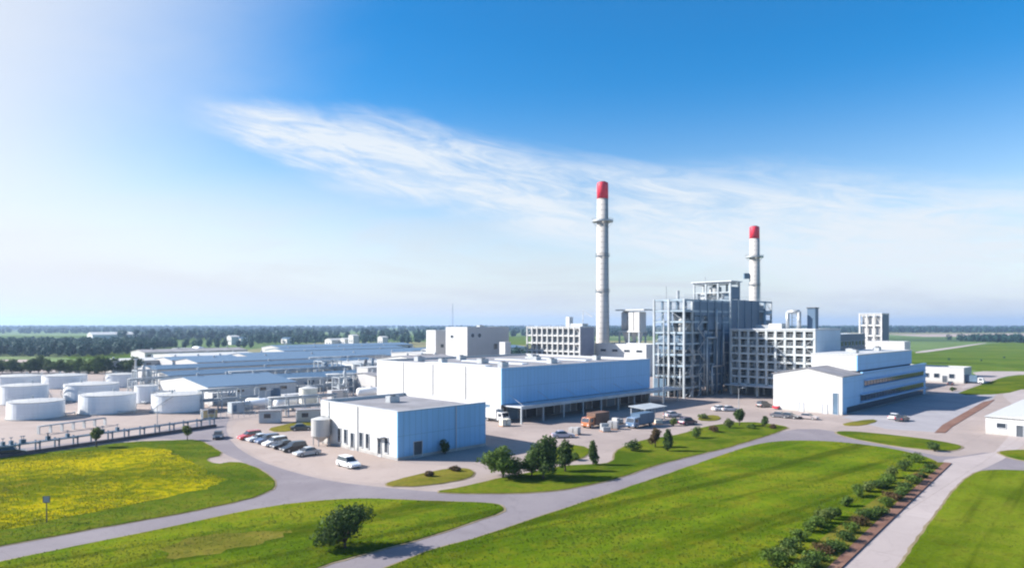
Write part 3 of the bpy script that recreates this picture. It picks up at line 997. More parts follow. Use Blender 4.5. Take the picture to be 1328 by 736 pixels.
# ------------------------------------------------------------------ open frame structures
def frame(t, lu, lv, h, nu, nv, nl, cw=.5, cm=STEEL, bm_=None, z0=0.0, rail=True, deckm=DECK, brace=True, inner=True, cm_shade=None):
    bm_ = bm_ or cm
    us = [lu * i / nu for i in range(nu + 1)]
    vs = [lv * i / nv for i in range(nv + 1)]
    for i, x in enumerate(us):
        for j, y in enumerate(vs):
            if not inner and 0 < i < nu and 0 < j < nv:
                continue
            MB().box(x - cw / 2, y - cw / 2, z0, x + cw / 2, y + cw / 2, h).build('column', cm_shade if cm_shade and i > 0 and not (j == 0 and i in (1, nu)) else cm, t)  # optional darker columns off the sunlit side stand in for shade
    bw = cw * .42
    for k in range(1, nl + 1):
        z = z0 + (h - z0) * k / nl
        m = MB()
        for y in vs:
            for x0, x1 in zip(us, us[1:]):
                m.box(x0 + cw / 2, y - bw / 2, z - cw * 1.1, x1 - cw / 2, y + bw / 2, z - .06)
        for x in us:
            for y0, y1 in zip(vs, vs[1:]):
                m.box(x - bw / 2, y0 + cw / 2, z - cw * 1.1, x + bw / 2, y1 - cw / 2, z - .06)
        m.build('floor_beam', bm_, t)
        if deckm and k < nl:
            MB().box(.3, .3, z - .03, lu - .3, lv - .3, z + .06).build('floor_deck', deckm, t)
        if rail:
            m = MB()
            for hgt in (.55, 1.1):
                m.path([(0, 0, z + hgt), (lu, 0, z + hgt), (lu, lv, z + hgt), (0, lv, z + hgt), (0, 0, z + hgt)], .035, 4)
            m.build('handrail', cm, t)
    if brace:
        dz = (h - z0) / nl
        for k in range(nl):
            z = z0 + dz * k
            if k % 2 == 0:
                ends = (((us[0], 0, z), (us[1], 0, z + dz)), ((us[-2], 0, z + dz), (us[-1], 0, z)))
            else:
                ends = (((0, vs[0], z), (0, vs[1], z + dz)), ((0, vs[-2], z + dz), (0, vs[-1], z)))
            for p, q in ends[:1] if (len(vs) == 2 and k % 2) else ends:
                MB().beam(p, q, .12).build('brace', cm, t)


def clutter(t, lu, lv, h, n, seed, z0=0, mats=(GALV, STEELB, STEELD, STEEL, WHITE2)):
    """vessels, ducts and pipes standing inside a frame"""
    rs = random.Random(seed)
    for k in range(n):
        x, y = rs.uniform(1.2, lu - 1.2), rs.uniform(1.0, lv - 1.0)
        z = rs.uniform(z0, h * .75)
        ty = rs.random()
        m = rs.choice(mats)
        if ty < .4:
            r, hh = rs.uniform(.5, min(1.4, lu * .1)), rs.uniform(2, 6)
            MB().lathe(x, y, [(r * .3, z), (r, z + .5), (r, z + hh - .5), (r * .3, z + hh)], 14).build('vessel', m, t, smooth=True)
        elif ty < .65:
            sx, sy, sz = rs.uniform(1, 3), rs.uniform(.8, 2), rs.uniform(1.2, 3)
            MB().box(max(.3, x - sx / 2), max(.3, y - sy / 2), z, min(lu - .3, x + sx / 2), min(lv - .3, y + sy / 2), z + sz).build('equipment_box', m, t, bevel=.06)
        else:
            r = rs.uniform(.12, .35)
            x2, y2 = rs.uniform(.8, lu - .8), rs.uniform(.8, lv - .8)
            z2 = rs.uniform(z0, h)
            MB().path([(x, y, z0), (x, y, z2), (x2, y, z2), (x2, y2, z2)], r, 8).build('pipe', m, t, smooth=True)


def zigzag_stair(t, x, y, z0, z1, run, n, m=GALV):
    s = MB()
    dz = (z1 - z0) / n
    for k in range(n):
        a, b = (x, x + run) if k % 2 == 0 else (x + run, x)
        p, q = (a, y, z0 + k * dz), (b, y, z0 + (k + 1) * dz)
        s.tube(p, q, .16, n=4)
        s.tube((p[0], p[1], p[2] + 1), (q[0], q[1], q[2] + 1), .045, n=4)
        s.box(b - .5, y - .5, q[2] - .08, b + .5, y + .5, q[2])
    s.build('stair', m, t)


# boiler frame: tall dark-filled steel tower left of the white grid
t = thing('boiler_frame', 'dark steel boiler frame tower next to warehouse end', 'steel tower', at_depth(887, 205), RZ)
LA, WA, HA = 28.0, 10.5, 29.9
frame(t, LA, WA, HA, 6, 2, 9, .58, cm_shade=STEELB, bm_=STEELM)
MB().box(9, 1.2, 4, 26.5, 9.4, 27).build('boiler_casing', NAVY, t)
MB().box(.5, 1.0, 14.5, 8.2, 9.5, 19.5).build('ash_hopper', STEELB, t)
MB().box(5.8, -.12, 24.9, 27.8, -.02, 29.6).build('cladding_or_shade_panel', NAVY, t)
MB().box(22.6, -.12, 6, 27.8, -.02, 24.8).build('cladding_or_shade_panel', STEELB, t)
MB().box(-.42, 6, 0.2, -.33, 10.3, 5.6).build('cladding_or_shade_panel', STEELB, t)
MB().box(.6, 9.6, 0.1, 27.4, 9.75, 12).build('back_screen', NAVY, t)
clutter(t, LA, WA, HA, 30, 3)
MB().box(9.2, -.12, 12, 16.6, -.02, 19.4).build('cladding_or_shade_panel', STEELB, t)
MB().box(5.9, -.12, 20.2, 11, -.02, 24.6).build('cladding_or_shade_panel', STEELB, t)
MB().box(14.2, -.32, 20.4, 22.4, -.22, 24.7).build('cladding_or_shade_panel', NAVY, t)  # extra dark panels deepen the shade on this face
MB().box(17.2, -.32, 9, 22.4, -.22, 20).build('cladding_or_shade_panel', STEELB, t)
MB().box(17, -.12, 1, 22.3, -.02, 8).build('cladding_or_shade_panel', NAVY, t)
for k in range(7):
    MB().path([(8 + k * 2.7, -.55 - .12 * (k % 3), .1), (8 + k * 2.7, -.55 - .12 * (k % 3), 7 + 2.6 * ((k * 5) % 7)), (9.8 + k * 2.5, -.55 - .12 * (k % 3), 7 + 2.6 * ((k * 5) % 7))], .17 + .05 * (k % 3)).build('pipe', (STEEL, GALV, STEELB)[k % 3], t, smooth=True)
for k in range(5):
    MB().path([(-.5, 1 + k * 1.9, .1), (-.5, 1 + k * 1.9, 9 + 3.7 * ((k * 3) % 5))], .15 + .04 * (k % 2)).build('pipe', (GALV, STEEL)[k % 2], t, smooth=True)
zigzag_stair(t, 6.2, -1.0, .1, 24.5, 4.6, 7)
zigzag_stair(t, 1.2, -1.0, .1, 15, 3.8, 4)
MB().path([(12, -.9, .1), (12, -.9, 18), (18, -.9, 18), (18, -.9, 27)], .38).build('pipe', STEEL, t, smooth=True)
MB().path([(14, -1.5, .1), (14, -1.5, 9), (21.5, -1.5, 9), (21.5, -1.5, 22)], .28).build('pipe', GALV, t, smooth=True)
MB().cyl(3.2, 4, HA, HA + 2.6, .5, n=10).build('vent_stack', GALV, t)
MB().cyl(1.4, 7, HA, HA + 4.0, .12, n=6).build('lightning_rod', GALV, t)
for k in range(4):
    MB().lathe(2 + k * 1.9, 2.2, [(.2, 19.6), (.75, 20.2), (.75, 23.4), (.2, 24)], 12).build('vessel', WHITE2, t, smooth=True)

# absorber tower behind it
t = thing('absorber_tower', 'tallest steel tower with lattice top beside the second stack', 'steel tower', at_depth(947, 227.2), RZ)
LE, WE = 31.0, 13.4
frame(t, LE, WE, 30.5, 6, 2, 9, .56, STEEL, cm_shade=STEELB, bm_=STEELM)
MB().box(3.0, 1.5, 2, 29, 12, 29).build('absorber_casing', NAVY, t)
MB().box(.4, -.12, 18, 21, -.02, 30.3).build('cladding_or_shade_panel', NAVY, t)
MB().box(.2, -.2, 30.6, 6.2, .0, 34.8).build('cladding_or_shade_panel', NAVY, t)
MB().box(21.2, -.12, 18, 30.8, -.02, 23.5).build('cladding_or_shade_panel', STEELB, t)
head = MB()
for x in (0, 6.2):
    for y in (0, 4.4, 8.9, 13.4):
        head.box(x - .28, y - .28, 30.5, x + .28, y + .28, 36.4)
for z in (33, 36):
    for x in (0, 6.2):
        head.box(x - .15, .28, z - .3, x + .15, 13.12, z + .1)
    for y in (0, 4.4, 8.9, 13.4):
        head.box(.28, y - .15, z - .3, 5.92, y + .15, z + .1)
head.beam((0, .3, 30.6), (0, 4.2, 33), .1).beam((0, 9, 33), (0, 13.2, 30.6), .1).beam((0, 4.6, 33), (0, 8.8, 36), .1)
hd = head.build('head_frame', STEEL, t)
MB().box(-.8, -.8, 36.4, 7.0, 14.2, 36.75).build('head_roof', TRIM, hd)
MB().lathe(3.1, 7, [(.6, 30.6), (2.0, 31.4), (2.0, 34.8), (.6, 35.6)], 16).build('vessel', WHITE2, t, smooth=True)
MB().box(1, 9.5, 30.6, 5, 12.6, 33).build('equipment_box', GALV, t)
MB().box(1, 1, 30.6, 5, 3.4, 32.4).build('equipment_box', STEELB, t)
clutter(t, LE, WE, 30, 22, 9)
MB().path([(24, -.8, 5), (24, -.8, 26), (29, -.8, 26)], .5).build('pipe', STEEL, t, smooth=True)
MB().cyl(6.6, 12.8, 36.4, 39.0, .1, n=6).build('lightning_rod', GALV, t)

# white concrete grid building
t = thing('grid_building', 'pale open concrete grid building with rows of square openings', 'building', at_depth(1056, 198.7), RZ)
LD, WD, HD = 20.0, 26.0, 20.4
NB, NLV = 9, 7
GRIDC = mat('pale frame concrete', (.44, .47, .48), .85, var=.15, scale=.3, bump=.2, streak=True)
cw = .66
zb = 3.6
dz = (HD - zb) / NLV
for j in range(NB + 1):
    y = WD * j / NB
    MB().box(-.05, y - cw / 2, 0 if j % 3 == 0 else zb, .6, y + cw / 2, HD).build('column', GRIDC, t)
    MB().box(4.6, y - .25, 0, 5.1, y + .25, HD - .4).build('inner_column', STEEL, t)
for k in range(NLV + 1):
    z = zb + dz * k
    m = MB()
    for j in range(NB):
        m.box(.0, WD * j / NB + cw / 2, z - .42, .5, WD * (j + 1) / NB - cw / 2, z + .2)
    m.build('floor_beam', GRIDC, t)
    m = MB()
    for zz in (.65, 1.15):
        m.tube((.25, .4, z + zz), (.25, WD - .4, z + zz), .05, n=5)
    if k < NLV:
        m.build('handrail', STEEL, t)
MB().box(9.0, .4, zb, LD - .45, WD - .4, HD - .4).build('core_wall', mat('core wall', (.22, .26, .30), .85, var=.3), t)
for k in range(NLV):
    MB().box(.52, .4, zb + dz * k - .1, 9.0, WD - .4, zb + dz * k + .1).build('floor_deck', CONCD, t)
    rs = random.Random(60 + k)
    for j in range(NB):
        for _ in range(2):
            y = WD * (j + rs.uniform(.2, .8)) / NB
            x = rs.uniform(1.0, 3.2)
            if rs.random() < .5:
                MB().box(x, y - .5, zb + dz * k + .1, x + 1.0, y + .5, zb + dz * k + rs.uniform(.8, 1.9)).build('equipment_box', rs.choice((GALV, STEELB, WHITE2, STEEL)), t)
            else:
                MB().cyl(x, y, zb + dz * k + .1, zb + dz * (k + .9), rs.uniform(.2, .4), n=10).build('pipe', rs.choice((GALV, STEEL, STEELB)), t)
for j in (0, 3, 6, 8):
    for k in range(0 if j in (0, 8) else 1, NLV - 1, 2 if j in (0, 8) else 3):
        y0, y1 = WD * j / NB, WD * (j + 1) / NB
        MB().beam((-.12, y0, zb + dz * k), (-.12, y1, zb + dz * (k + 1)), .1).beam((-.12, y1, zb + dz * (k + 1)), (-.12, y0, zb + dz * (k + 2)), .1).build('brace', STEEL, t)
MB().box(.75, -.3, 0, LD, 0, HD).build('side_wall', BLUEW, t)
MB().box(LD - .4, 0.003, 0, LD, WD, HD).build('back_wall', WHITE2, t)
MB().box(.75, WD, 0, LD, WD + .3, HD).build('side_wall', BLUEW, t)
MB().box(-.2, -.4, HD + .03, LD + .1, WD + .4, HD + .45).build('roof', TRIM, t)
MB().box(-2.2, 6, 3.0, -.1, WD + 1, 3.35).build('canopy', TRIM, t)
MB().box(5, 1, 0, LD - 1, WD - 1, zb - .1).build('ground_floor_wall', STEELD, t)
# rooftop pieces of the grid building
o = MB().box(6, 2.0, HD + .45, 8.4, 4.4, HD + 6.6).build('stair_head', NAVY, t)
MB().box(5.8, 1.8, HD + 6.6, 8.6, 4.6, HD + 6.85).build('cap', STEELD, o)
m = MB()
m.path([(4, 6.0, HD + .4), (4, 6.0, HD + 5.6), (4, 9.5, HD + 5.6), (4, 9.5, HD + .4)], .55, 12)
m.build('duct', GALV, t, smooth=True)
m = MB()
for y in (7, 8.6):
    m.beam((5, y, HD + .4), (5, y, HD + 6), .18)
for k in range(6):
    m.beam((5, 7, HD + .8 + k), (5, 8.6, HD + .8 + k), .1)
m.build('duct_frame', STEEL, t)
MB().box(3, 11, HD + .45, 7, 15, HD + 2.0).build('rooftop_vent', WHITE, t)
MB().box(9, 17, HD + .45, 12, 22, HD + 1.6).build('rooftop_vent', GALV, t)

# long blue block behind the office hall
t = thing('blue_block', 'long blue sided block behind the stepped office hall', 'building', at_depth(1062, 224.4), RZ)
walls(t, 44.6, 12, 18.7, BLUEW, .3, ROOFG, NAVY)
o = MB().box(9, 3, 18.4, 17, 9, 20.6).build('penthouse', WHITE, t)
MB().box(8.8, 2.8, 20.6, 17.2, 9.2, 20.8).build('penthouse_roof', ROOFW, o)
for k in range(12):
    window(t, 'y', 1.5 + k * 3.6, 14.6, 2.2, 1.6)
# grey lattice tower right
t = thing('cooling_tower', 'grey white louvred tower right of the blue block', 'tower', at_depth(1143, 290), RZ)
frame(t, 9, 8.6, 26.6, 2, 3, 6, .6, CONC, brace=True, rail=False)
MB().box(.9, .9, 4, 8, 7.8, 25.5).build('core_wall', OFFW, t)
MB().box(.5, -.42, 12, 8.6, -.32, 26.2).build('cladding_or_shade_panel', NAVY, t)
MB().box(-.4, -.4, 26.62, 9.4, 9, 27).build('roof', TRIM, t)
clutter(t, 9, 8.6, 24, 6, 21)
t = thing('pump_house', 'low white pump house before the louvred tower', 'building', at_depth(1173, 270), RZ)
walls(t, 8, 14, 15.3, WHITE, .3, ROOFW)
window(t, 'x', 5, 11, 3, 1.2)

# lattice block left of the first stack
t = thing('lattice_block', 'pale grey lattice frame block left of the first stack', 'building', at_depth(752, 300), RZ)
LG, WG, HG = 9.8, 32.0, 21.0
frame(t, LG, WG, HG, 2, 10, 6, .6, CONC, rail=False)
MB().box(2.2, .6, 1, LG - .6, WG - .6, 20.2).build('core_wall', mat('core wall grey', (.20, .22, .24), .85), t)
MB().box(.4, -.42, 3, LG - .4, -.32, 20.6).build('cladding_or_shade_panel', mat('lilac grey cladding', (.22, .23, .28), .7), t)
MB().box(-.4, -.4, HG + .02, LG + .4, WG + .4, HG + .35).build('roof', TRIM, t)
o = MB().box(3, 8.6, HG + .35, 5.6, 10.6, HG + 4.6).build('roof_hut', WHITE, t)
MB().box(3, 1, HG + .35, 7, 8, HG + 1.6).build('rooftop_vent', GALV, t)
m = MB()
m.beam((4, 1.5, HG + 1.6), (4, 1.5, HG + 7.5), .25).beam((4, 1.5, HG + 7.5), (4, -4.2, HG + 4.4), .18).beam((4, 1.5, HG + 6.0), (4, -4.2, HG + 4.4), .12)
m.build('jib_crane', GALV, t)
clutter(t, LG, WG, HG, 14, 31)

# white machine house and filter house by the first stack
t = thing('machine_house', 'white machine house behind the warehouse roof edge', 'building', at_depth(838, 290), RZ)
walls(t, 16, 27.5, 13.6, WHITE, .3, ROOFW)
for k in range(4):
    window(t, 'x', 2 + k * 6.4, 10.2, 3, 1)
t = thing('filter_house', 'white bag filter house with hoppers right of the first stack', 'filter house', at_depth(829, 312), RZ)
for x in (0, 5):
    for y in (0, 5.5, 11):
        MB().box(x - .3, y - .3, 0, x + .3, y + .3, 18.6).build('leg', STEEL, t)
MB().box(-.5, -.5, 18.6, 5.5, 11.5, 19.3).build('support_deck', WHITE2, t)
MB().box(-.2, -.2, 19.3, 5.2, 2.8, 28).build('filter_case', OFFW, t)
MB().box(0, 3.4, 19.3, 5.0, 6.0, 28.2).build('filter_case', WHITE, t)
MB().lathe(2.5, 8.9, [(2.3, 19.3), (2.3, 27.6), (1.4, 28.4)], 20).build('filter_vessel', mat('grey vessel', (.36, .36, .37), .5), t, smooth=True)
MB().box(-1.0, -3.2, 28.6, 6, 12.6, 29.2).build('top_platform', WHITE2, t)
for y in (1.3, 4.7, 8.9):
    MB().lathe(2.5, y, [(.5, 13.6), (1.9, 18.5)], 4 if y < 6 else 16).build('hopper', OFFW, t)
MB().path([(2.5, 9, 14), (2.5, 4, 13.9), (2.5, 4, 11)], .5).build('duct', GALV, t, smooth=True)


# chimneys
def chimney(px, y, top_py, label, dia0, dia1, rings, seed, red):
    x, yy = at_depth(px, y)
    h = EYE + (HY - top_py) * y / FOC
    t = thing('chimney', label, 'chimney', (x, yy))
    r0, r1 = dia0 / 2, dia1 / 2
    hr = h - red
    def rad(z):
        return r0 + (r1 - r0) * z / h
    MB().lathe(0, 0, [(rad(0) * 1.25, 0), (rad(4), 5), (rad(hr), hr)], 32).build('shaft', STACK, t, smooth=True)
    MB().lathe(0, 0, [(rad(hr) * 1.03, hr), (rad(h) * 1.03, h - .5), (rad(h) * .96, h), (rad(h) * .7, h + .02)], 32).build('red_top', REDP, t, smooth=True)
    MB().cyl(0, 0, h, h + .5, r1 * .62, n=24).build('flue_rim', STEELD, t)
    for z, big in rings:
        r = rad(z)
        p = MB().ring(0, 0, z, z + (.7 if big else .2), r, r + (2.3 if big else .55), 28).build('platform', GALV if big else STEELB, t)
        ro = r + (2.2 if big else .5)
        m = MB()
        for zz in (.75, 1.35):
            m.path([(ro * math.cos(a * math.pi / 12), ro * math.sin(a * math.pi / 12), z + zz) for a in range(25)], .06, 4)
        for a in range(0, 24, 2):
            m.beam((ro * math.cos(a * math.pi / 12), ro * math.sin(a * math.pi / 12), z + .2), (ro * math.cos(a * math.pi / 12), ro * math.sin(a * math.pi / 12), z + 1.4), .05)
        m.build('railing', STEELD, p)
        if big:
            m = MB()
            for a in range(0, 24, 3):
                c, s = math.cos(a * math.pi / 12), math.sin(a * math.pi / 12)
                m.beam((r * c, r * s, z - 2.4), (ro * c, ro * s, z), .12)
            m.build('bracket', GALV, p)
    m = MB()
    a = R(-50)
    for s in (-.3, .3):
        m.tube((rad(0) * 1.25 * math.cos(a) + .4, rad(0) * math.sin(a) * 1.25 + s, 2), (rad(h) * math.cos(a) + .35, rad(h) * math.sin(a) + s, hr), .06, n=5)
    for k in range(int(hr / 2.5)):
        z = 3 + k * 2.5
        if z < hr:
            r = rad(z) + (.25 * rad(0)) * max(0, 1 - z / 5) + .38
            m.ring(0, 0, z, z + .07, rad(z) - .02, rad(z) + .05, 28)
    m.build('ladder', STEELD, t)
    return t, rad, h


t, rad, h1 = chimney(781.5, 320, 237, 'tall left pale chimney with red top, nearest the warehouse', 6.2, 5.1, [(70.2, True), (54.0, False), (37.3, False)], 1, 7.6)
MB().box(-3, -5.5, 0, 6, -3.0, 9).build('flue_duct', STEEL, t)
t, rad, h2 = chimney(978.5, 400, 294, 'shorter right chimney with red top behind the steel towers', 6.2, 5.4, [(61.4, True), (45.0, False)], 2, 7.0)
MB().box(-6.2, -.8, 49.0, -3.2, .8, 52.2).build('sampling_hut', STEELB, t)

# faint mast far off
t = thing('radio_mast', 'faint thin lattice mast on the horizon', 'mast', at_depth(587, 1500))
m = MB()
for k in range(3):
    a = k * 2.1
    m.tube((2.2 * math.cos(a), 2.2 * math.sin(a), 0), (.4 * math.cos(a), .4 * math.sin(a), 68), .22, n=4)
for k in range(16):
    z = k * 4.2
    r = 2.2 - 1.8 * z / 68
    for j in range(3):
        m.beam((r * math.cos(j * 2.1), r * math.sin(j * 2.1), z), (r * .95 * math.cos(j * 2.1 + 2.1), r * .95 * math.sin(j * 2.1 + 2.1), z + 4), .14)
m.build('mast_lattice', GALV, t)


# ------------------------------------------------------------------ storage tanks
def storage_tank(px, pyb, wpx, pyt, label, seed):
    yf = EYE * FOC / (pyb - HY)
    r = .5 * wpx * yf / FOC
    for _ in range(4):
        r = .5 * wpx * (yf + r) / FOC
    h = EYE - (pyt - HY) * yf / FOC
    x, y = at_depth(px, yf + r)
    t = thing('storage_tank', label, 'tank', (x, y), rnd.uniform(0, 6), 'white round storage tanks')
    MB().lathe(0, 0, [(r, .05), (r, h)], 40).build('shell', TANKW, t, smooth=False)
    MB().lathe(0, 0, [(r + .08, h), (r + .08, h + .12), (r * .5, h + r * .07), (.2, h + r * .1)], 40).build('roof', ROOFW, t)
    MB().ring(0, 0, .0, .25, r, r + .4, 40).build('foundation', CONCD, t)
    m = MB()
    for zz in (.5, 1.0):
        m.path([(r * math.cos(a * math.pi / 18), r * math.sin(a * math.pi / 18), h + zz) for a in range(37)], .03, 4)
    for a in range(0, 36, 2):
        m.beam((r * math.cos(a * math.pi / 18), r * math.sin(a * math.pi / 18), h + .1), (r * math.cos(a * math.pi / 18), r * math.sin(a * math.pi / 18), h + 1), .03)
    m.build('railing', STEEL, t)
    m = MB()
    n = 14
    for k in range(n):
        a, b = k * 1.1 / n, (k + 1) * 1.1 / n
        m.tube(((r + .5) * math.cos(a), (r + .5) * math.sin(a), h * k / n), ((r + .5) * math.cos(b), (r + .5) * math.sin(b), h * (k + 1) / n), .14, n=4)
        m.tube(((r + .8) * math.cos(a), (r + .8) * math.sin(a), h * k / n + 1), ((r + .8) * math.cos(b), (r + .8) * math.sin(b), h * (k + 1) / n + 1), .035, n=4)
    m.build('spiral_stair', GALV, t)
    m = MB().cyl(r * .3, r * .2, h + r * .05, h + r * .1 + .5, .25, n=8)
    m.build('vent', STEEL, t)
    m = MB().path([(0, -r + .2, .7), (0, -r - 1.5, .7), (3, -r - 1.5, .7), (3, -r - 1.5, .1)], .16)
    m.build('inlet_pipe', STEEL, t, smooth=True)
    return r


storage_tank(47, 545.5, 63, 523, 'frontmost left white tank of the front row', 1)
storage_tank(140, 538.5, 65, 514, 'middle white tank of the front row', 2)
storage_tank(231, 536.5, 62, 513.5, 'right white tank of the front row beside shed', 3)
storage_tank(31, 525.5, 54, 501.5, 'white tank just behind the front left tank', 4)
storage_tank(119, 520.5, 62, 500, 'white tank just behind the middle front tank', 5)
storage_tank(84, 504.5, 50, 488, 'white tank in the back row right of corner tank', 6)
storage_tank(24, 502.5, 52, 489, 'back row white tank in the left corner', 7)
storage_tank(158, 503, 36, 486, 'small white tank in back row beside sheds', 8)
storage_tank(190, 523.5, 28, 501, 'small grey white tank left of right front tank', 9)


# ------------------------------------------------------------------ pipe rack, fence and yard equipment
def along(p, q, s):
    return (p[0] + (q[0] - p[0]) * s, p[1] + (q[1] - p[1]) * s)


def line_thing(name, label, cat, p, q):
    L = math.hypot(q[0] - p[0], q[1] - p[1])
    return thing(name, label, cat, p, math.atan2(q[1] - p[1], q[0] - p[0])), L


t, L = line_thing('pipe_rack', 'low blue grey pipe rack on a brown kerb before the tanks', 'pipe rack', G(-60, 602), G(279, 553))
MB().box(0, -.5, 0, L, .1, .55).build('kerb_wall', BROWN, t)
MB().box(0, .9, 0, L, 1.4, .35).build('kerb_wall', BROWN, t)
k = 0
while k < L:
    m = MB().box(k - .1, .2, 0, k + .1, .4, 2.0).box(k - .1, 1.7, 0, k + .1, 1.9, 2.0).box(k - .1, .1, 1.45, k + .1, 2.0, 1.6)
    m.build('post', STEELB, t)
    k += 3.1
for y, z, r, mm in ((.45, 1.72, .13, STEEL), (.85, 1.74, .15, STEELB), (1.3, 1.71, .12, GALV), (1.65, 1.7, .11, STEELB)):
    MB().tube((0, y, z), (L, y, z), r).build('pipe', mm, t, smooth=True)
rs = random.Random(4)
for k in range(11):
    x = L * (.1 + .5 * rs.random())
    v = MB().box(x - .25, .5, 1.6, x + .25, 1.1, 2.5).build('valve', STEELB, t)
    MB().tube((x, .8, 2.5), (x, .8, 3.0), .05).ring(x, .8, 2.98, 3.05, .2, .28, 10).build('valve_wheel', STEELB, v)
t, L = line_thing('pipe_rack', 'thin grey raised pipe run beside the front left tank', 'pipe rack', G(50, 563), G(136, 551))
for k in range(7):
    MB().box(L * k / 6 - .08, -.4, 0, L * k / 6 + .08, .4, 1.5).build('post', GALV, t)
for y in (-.25, .25):
    MB().tube((0, y, 1.6), (L, y, 1.6), .12).build('pipe', STEEL, t, smooth=True)
t, L = line_thing('wire_fence', 'thin wire fence between the tanks and access road', 'fence', G(262, 548), G(345, 537))
for k in range(12):
    MB().tube((L * k / 11, 0, 0), (L * k / 11, 0, 1.8), .06, n=6).build('post', GALV, t)
m = MB()
for z in (.4, .8, 1.2, 1.7):
    m.tube((0, 0, z), (L, 0, z), .02, n=4)
m.build('wire', GALV, t)


def lamp(px, py, h, label):
    t = thing('light_pole', label, 'light pole', G(px, py))
    MB().cyl(0, 0, 0, h, .11, .06, 8).build('pole', GALV, t)
    MB().tube((0, 0, h - .1), (1.1, 0, h + .15), .045, n=6).build('arm', GALV, t)
    MB().box(.9, -.15, h + .1, 1.6, .15, h + .25).build('lamp_head', TRIM, t)


lamp(204, 556, 5.0, 'thin grey light pole at the brown kerb left of the loading yard')
lamp(345, 541, 6.5, 'grey light pole behind the car park')
lamp(958, 534, 6, 'grey light pole in yard before the grid building')
lamp(860, 531, 6, 'grey light pole at canopy end of warehouse')


def eq(name, label, cat, px, py, fn, rz=RZ, group=None):
    t = thing(name, label, cat, G(px, py), rz, group)
    fn(t)
    return t


def f_skid(lx, ly, h, seed, m1=OFFW):
    def f(t):
        MB().box(0, 0, 0, lx, ly, .25).build('base_frame', CONCD, t)
        MB().box(.2, .2, .25, lx * .55, ly - .2, h).build('housing', m1, t, bevel=.06)
        rs = random.Random(seed)
        for k in range(3):
            x = lx * (.64 + .11 * k)
            MB().lathe(x, ly * .5, [(.15, .25), (.45, .6), (.45, h * .9), (.15, h * 1.05)], 12).build('vessel', rs.choice((GALV, STEEL, WHITE2)), t, smooth=True)
        MB().path([(lx * .5, ly * .3, h * .7), (lx * .95, ly * .3, h * .7), (lx * .95, ly * .3, .2)], .12).build('pipe', STEEL, t, smooth=True)
        MB().box(.5, .17, .5, 1.4, .197, h * .8).build('door', STEELB, t)
    return f


def f_htank(L, r):
    def f(t):
        n = 18
        prof = [(.05, 0), (r * .75, .25), (r, .7), (r, L - .7), (r * .75, L - .25), (.05, L)]
        m = MB()
        vs, fs = [], []
        for rr, x in prof:
            vs += [(x, rr * math.cos(2 * math.pi * i / n), r + .7 + rr * math.sin(2 * math.pi * i / n)) for i in range(n)]
        for k in range(len(prof) - 1):
            for i in range(n):
                fs.append((k * n + i, k * n + (i + 1) % n, (k + 1) * n + (i + 1) % n, (k + 1) * n + i))
        fs += [tuple(range(n)), tuple(range(len(prof) * n - 1, (len(prof) - 1) * n - 1, -1))]
        m._add(vs, fs)
        m.build('shell', TANKW, t, smooth=True)
        for x in (L * .2, L * .75):
            MB().box(x, -r * .7, 0, x + .4, r * .7, .95).build('saddle', CONCD, t)
        MB().cyl(L * .5, 0, 2 * r + .6, 2 * r + 1.1, .3, n=10).build('manhole', GALV, t)
    return f


def f_silo(h, r, m=OFFW):
    def f(t):
        for k in range(4):
            a = math.pi / 4 + k * math.pi / 2
            MB().tube((r * .8 * math.cos(a), r * .8 * math.sin(a), 0), (r * .8 * math.cos(a), r * .8 * math.sin(a), h * .35), .1).build('leg', GALV, t)
        MB().lathe(0, 0, [(.2, h * .12), (r, h * .35), (r, h * .93)], 24).build('shell', m, t, smooth=False)
        MB().lathe(0, 0, [(r * 1.03, h * .93), (r * .25, h)], 24).build('roof', ROOFW, t)
        MB().path([(r + .2, 0, 0), (r + .2, 0, h * .96), (0, 0, h + .2)], .08).build('filler_pipe', GALV, t)
    return f


def f_rack(lx, ly, h, nl, seed):
    def f(t):
        frame(t, lx, ly, h, max(2, int(lx // 4)), 1, nl, .3, STEEL, rail=False, brace=True)
        for k in range(nl):
            for j in range(3):
                z = h * (k + 1) / nl + .2
                MB().tube((-.5, ly * (.25 + .25 * j), z), (lx + .5, ly * (.25 + .25 * j), z), .16).build('pipe', (STEEL, GALV, WHITE2)[j], t, smooth=True)
    return f


def f_cabin(lx, ly, h, m=WHITE2, rf=ROOFW):
    def f(t):
        MB().box(0, 0, .15, lx, ly, h).build('wall', m, t)
        MB().box(-.15, -.15, h, lx + .15, ly + .15, h + .15).build('roof', rf, t)
        MB().box(.1, .1, 0, lx - .1, ly - .1, .15).build('base_frame', CONCD, t)
        window(t, 'x', ly * .15, .18, 1.0, min(2.1, h * .8), 'door', STEELB)
        window(t, 'x', ly * .55, 1.2, min(1.4, ly * .3), .9)
        for k in range(max(1, int(lx // 4))):
            window(t, 'y', 1 + k * 4, 1.2, 1.5, 1.0)
    return f


